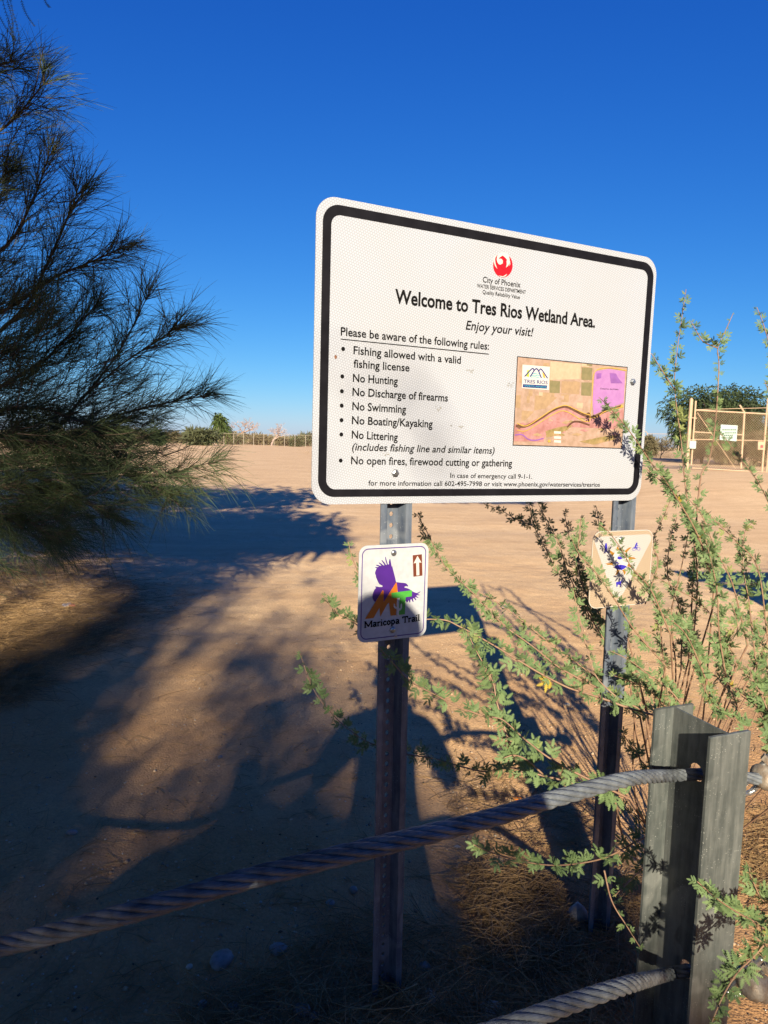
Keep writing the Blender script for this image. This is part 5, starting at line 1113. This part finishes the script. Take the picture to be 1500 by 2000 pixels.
def sky_block_canopy(x0, x1, y0, y1, zf, n_o, dz=1.8):  # overhead leaves added out of view to block sky light
    P = np.stack([RNG.uniform(x0, x1, n_o), RNG.uniform(y0, y1, n_o), np.zeros(n_o)], -1); P[:, 2] = zf(P[:, 1])+RNG.uniform(0, dz, n_o)*RNG.random(n_o)
    if x1 > 0:
        e = ((P[:, 0]-(x0+x1)/2)/((x1-x0)/2))**2*.8+((P[:, 1]-(y0+y1)/2)/((y1-y0)/2))**2*.6+1.6*vnoise(P[:, 0]*1.3+4, P[:, 1]*.9)
        P = P[e < .85+.25*RNG.random(n_o)]; n_o = len(P)
    if x1 < 0: P = P[RNG.random(n_o) < smooth((x1+.3+1.6*vnoise(P[:, 1]*.8, P[:, 2]*1.3)-P[:, 0])/1.5)]; n_o = len(P)
    D = RNG.normal(size=(n_o, 3)); V, Fq = ribbons(P, D, RNG.uniform(.14, .34, n_o), RNG.uniform(.08, .15, n_o), np.full(n_o, .3), 2); part('crown', V, Fq, M['far_green'], shade, kind='stuff')
sky_block_canopy(-5.5, -.75, -9, 1.6, lambda y: np.maximum(3.3, 2.6+.404*(1.5-y)), 9000)
sky_block_canopy(-6.0, -1.3, 1.6, 4.2, lambda y: 4.3+0*y, 3500)
sky_block_canopy(-1.1, 3.2, -3.4, 4.6, lambda y: np.maximum(4.7, (15.2-y)*.404), 8500, 2.0)  # shaped so its own shadow lands behind the big sign
# leaning trunk shape added out of view to cast the stubby shadow at left
def caster(x, y, Yc):
    g = at_z(x, y, 0); t = (Yc-g[1])/SUND[1]; return g+SUND*t
sn = thing('shadow_snag', (-1.05, -1.0, float(G(-1.05, -1.0))), 'leaning trunk shape added just left of the viewer to cast a shadow', 'shadow caster')
P = [caster(487, 1487, -.9), caster(474, 1560, -.9), caster(430, 1650, -.9), caster(330, 1735, -.9), caster(200, 1830, -.9)]
P.append(np.array([P[-1][0]-.12, -.98, P[-1][2]*.5])); P.append(np.array([P[-1][0]-.05, -1.0, -.1])); Q = catmull(P, 6)
V, Fc = tube_vf(Q, np.interp(np.arange(len(Q)), [0, 6, 14, 24, len(Q)-1], [.040, .055, .085, .10, .14]), 10); part('trunk', V, Fc, M['bark_d'], sn, True)
# roofed case added right of the frame to cast the shadow at the right edge
kx, ky = 3.75, 2.35; kz = float(G(kx, ky)); ki = thing('shadow_case', (kx, ky, kz), 'roofed case shape added right of the frame to cast a shadow', 'notice board')
for s in (-.55, .55): V, Fc = tube_vf([(kx+s, ky, kz-.2), (kx+s, ky, kz+1.75)], .05, 4); part('post', V, Fc, M['bark_d'], ki)
mb = MB(); mb.box((kx, ky-.02, kz+1.35), np.eye(3), (.62, .04, .36)); V, Fc = mb.all(); part('board', V, Fc, M['bark_d'], ki)
mb = MB(); mb.box((kx, ky, kz+1.86), np.eye(3), (.78, .22, .03)); V, Fc = mb.all(); part('roof', V, Fc, M['rust'], ki)

# the photographer
def person():
    bx, by = -.035, -.42
    J = {'pelvis': (bx, by-.02, .93, .135, .105), 'waist': (bx, by-.02, 1.06, .130, .10), 'chest': (bx, by-.01, 1.25, .155, .11), 'upper': (bx, by, 1.37, .13, .09), 'neck': (bx, by+.02, 1.46, .055, .055), 'jaw': (bx, by+.04, 1.53, .066, .075), 'head': (bx, by+.035, 1.60, .082, .092), 'crown': (bx, by+.03, 1.665, .055, .065)}
    Ed = [('pelvis', 'waist'), ('waist', 'chest'), ('chest', 'upper'), ('upper', 'neck'), ('neck', 'jaw'), ('jaw', 'head'), ('head', 'crown')]
    for s, n in ((-1, 'l'), (1, 'r')):
        hx = bx+s*.10; J['hip'+n] = (hx, by-.02, .84, .09, .095); J['knee'+n] = (hx+s*.015, by+.0, .48, .06, .065); J['ankle'+n] = (hx+s*.02, by-.02, .10, .042, .045); J['toe'+n] = (hx+s*.035, by+.13, .05, .04, .03)
        J['sh'+n] = (bx+s*.175, by, 1.38, .062, .062); J['el'+n] = (bx+s*.265, by+.09, 1.13, .045, .045); J['wr'+n] = (s*.085, -.085, 1.235, .028, .028); J['palm'+n] = (s*.078, -.050, 1.275, .032, .016)
        Ed += [('pelvis', 'hip'+n), ('hip'+n, 'knee'+n), ('knee'+n, 'ankle'+n), ('ankle'+n, 'toe'+n), ('upper', 'sh'+n), ('sh'+n, 'el'+n), ('el'+n, 'wr'+n), ('wr'+n, 'palm'+n)]
        for f in range(4):
            z = 1.262+f*.019; a, b_2, c = 'f%da%s' % (f, n), 'f%db%s' % (f, n), 'f%dc%s' % (f, n); J[a] = (s*.084, -.034, z, .010, .010); J[b_2] = (s*.080, -.018, z+.002, .0085, .0085); J[c] = (s*(.066+.003*(f % 2)), -.013, z+.003, .0075, .0075); Ed += [('palm'+n, a), (a, b_2), (b_2, c)]
        J['ta'+n] = (s*.062, -.050, 1.262, .011, .011); J['tb'+n] = (s*.045, -.040, 1.278, .009, .009); Ed += [('palm'+n, 'ta'+n), ('ta'+n, 'tb'+n)]
    names = list(J); me = bpy.data.meshes.new('body'); me.from_pydata([J[n][:3] for n in names], [(names.index(a), names.index(b_2)) for a, b_2 in Ed], [])
    ob = bpy.data.objects.new('b', me); COL.objects.link(ob); sk = ob.modifiers.new('s', 'SKIN'); sk.use_smooth_shade = True
    for i, n in enumerate(names): me.skin_vertices[0].data[i].radius = J[n][3:5]
    me.skin_vertices[0].data[0].use_root = True; ss = ob.modifiers.new('u', 'SUBSURF'); ss.levels = 2; ss.render_levels = 2
    bpy.context.view_layer.update(); m2 = bpy.data.meshes.new_from_object(ob.evaluated_get(bpy.context.evaluated_depsgraph_get())); bpy.data.objects.remove(ob)
    for k in ('shirt', 'jeans', 'skin', 'bark_d'): m2.materials.append(M[k])
    for p in m2.polygons:
        c = p.center; ax = abs(c.x-bx)
        p.material_index = 3 if c.z < .12 else 1 if c.z < .97 else 2 if (c.z > 1.45 and ax < .12) or (ax > .02 and c.y > by+.14) else 0
    root = thing('person', (bx, by, 0), 'person in dark shirt and jeans holding up a phone behind the viewpoint', 'person')
    put('body', m2, root, origin=(bx, by, .9))
    import bmesh
    def ell(name, c, r, mat, cut=None):
        bm = bmesh.new(); bmesh.ops.create_uvsphere(bm, u_segments=14, v_segments=9, radius=1)
        for v in bm.verts: v.co = Vector([v.co[i]*r[i]+c[i] for i in range(3)])
        if cut is not None: bmesh.ops.delete(bm, geom=[v for v in bm.verts if cut(v.co)], context='VERTS')
        m = bpy.data.meshes.new(name); bm.to_mesh(m); bm.free(); m.materials.append(M[mat]); put(name, m, root, origin=c)
    hy = by+.035; ell('hair', (bx, hy-.008, 1.622), (.088, .103, .088), 'hair', lambda c: c.y > hy+.045 and c.z < 1.67 or c.z < 1.56)
    for s in (-1, 1): ell('eye', (bx+s*.032, hy+.082, 1.603), (.012, .008, .009), 'white'); ell('ear', (bx+s*.083, hy, 1.59), (.010, .020, .030), 'skin')
    ell('nose', (bx, hy+.098, 1.58), (.011, .016, .020), 'skin'); ell('mouth', (bx, hy+.085, 1.545), (.024, .008, .006), 'can_red')
person()
ph = MB(); ph.box((0, -.020, 1.285), np.eye(3), (.074, .0045, .038)); V, Fc = ph.all()
me = mesh_from('smartphone', V, Fc, M['phone']); put('smartphone', me, origin=(0, -.02, 1.285), label='black smartphone held sideways in both hands', cat='phone')
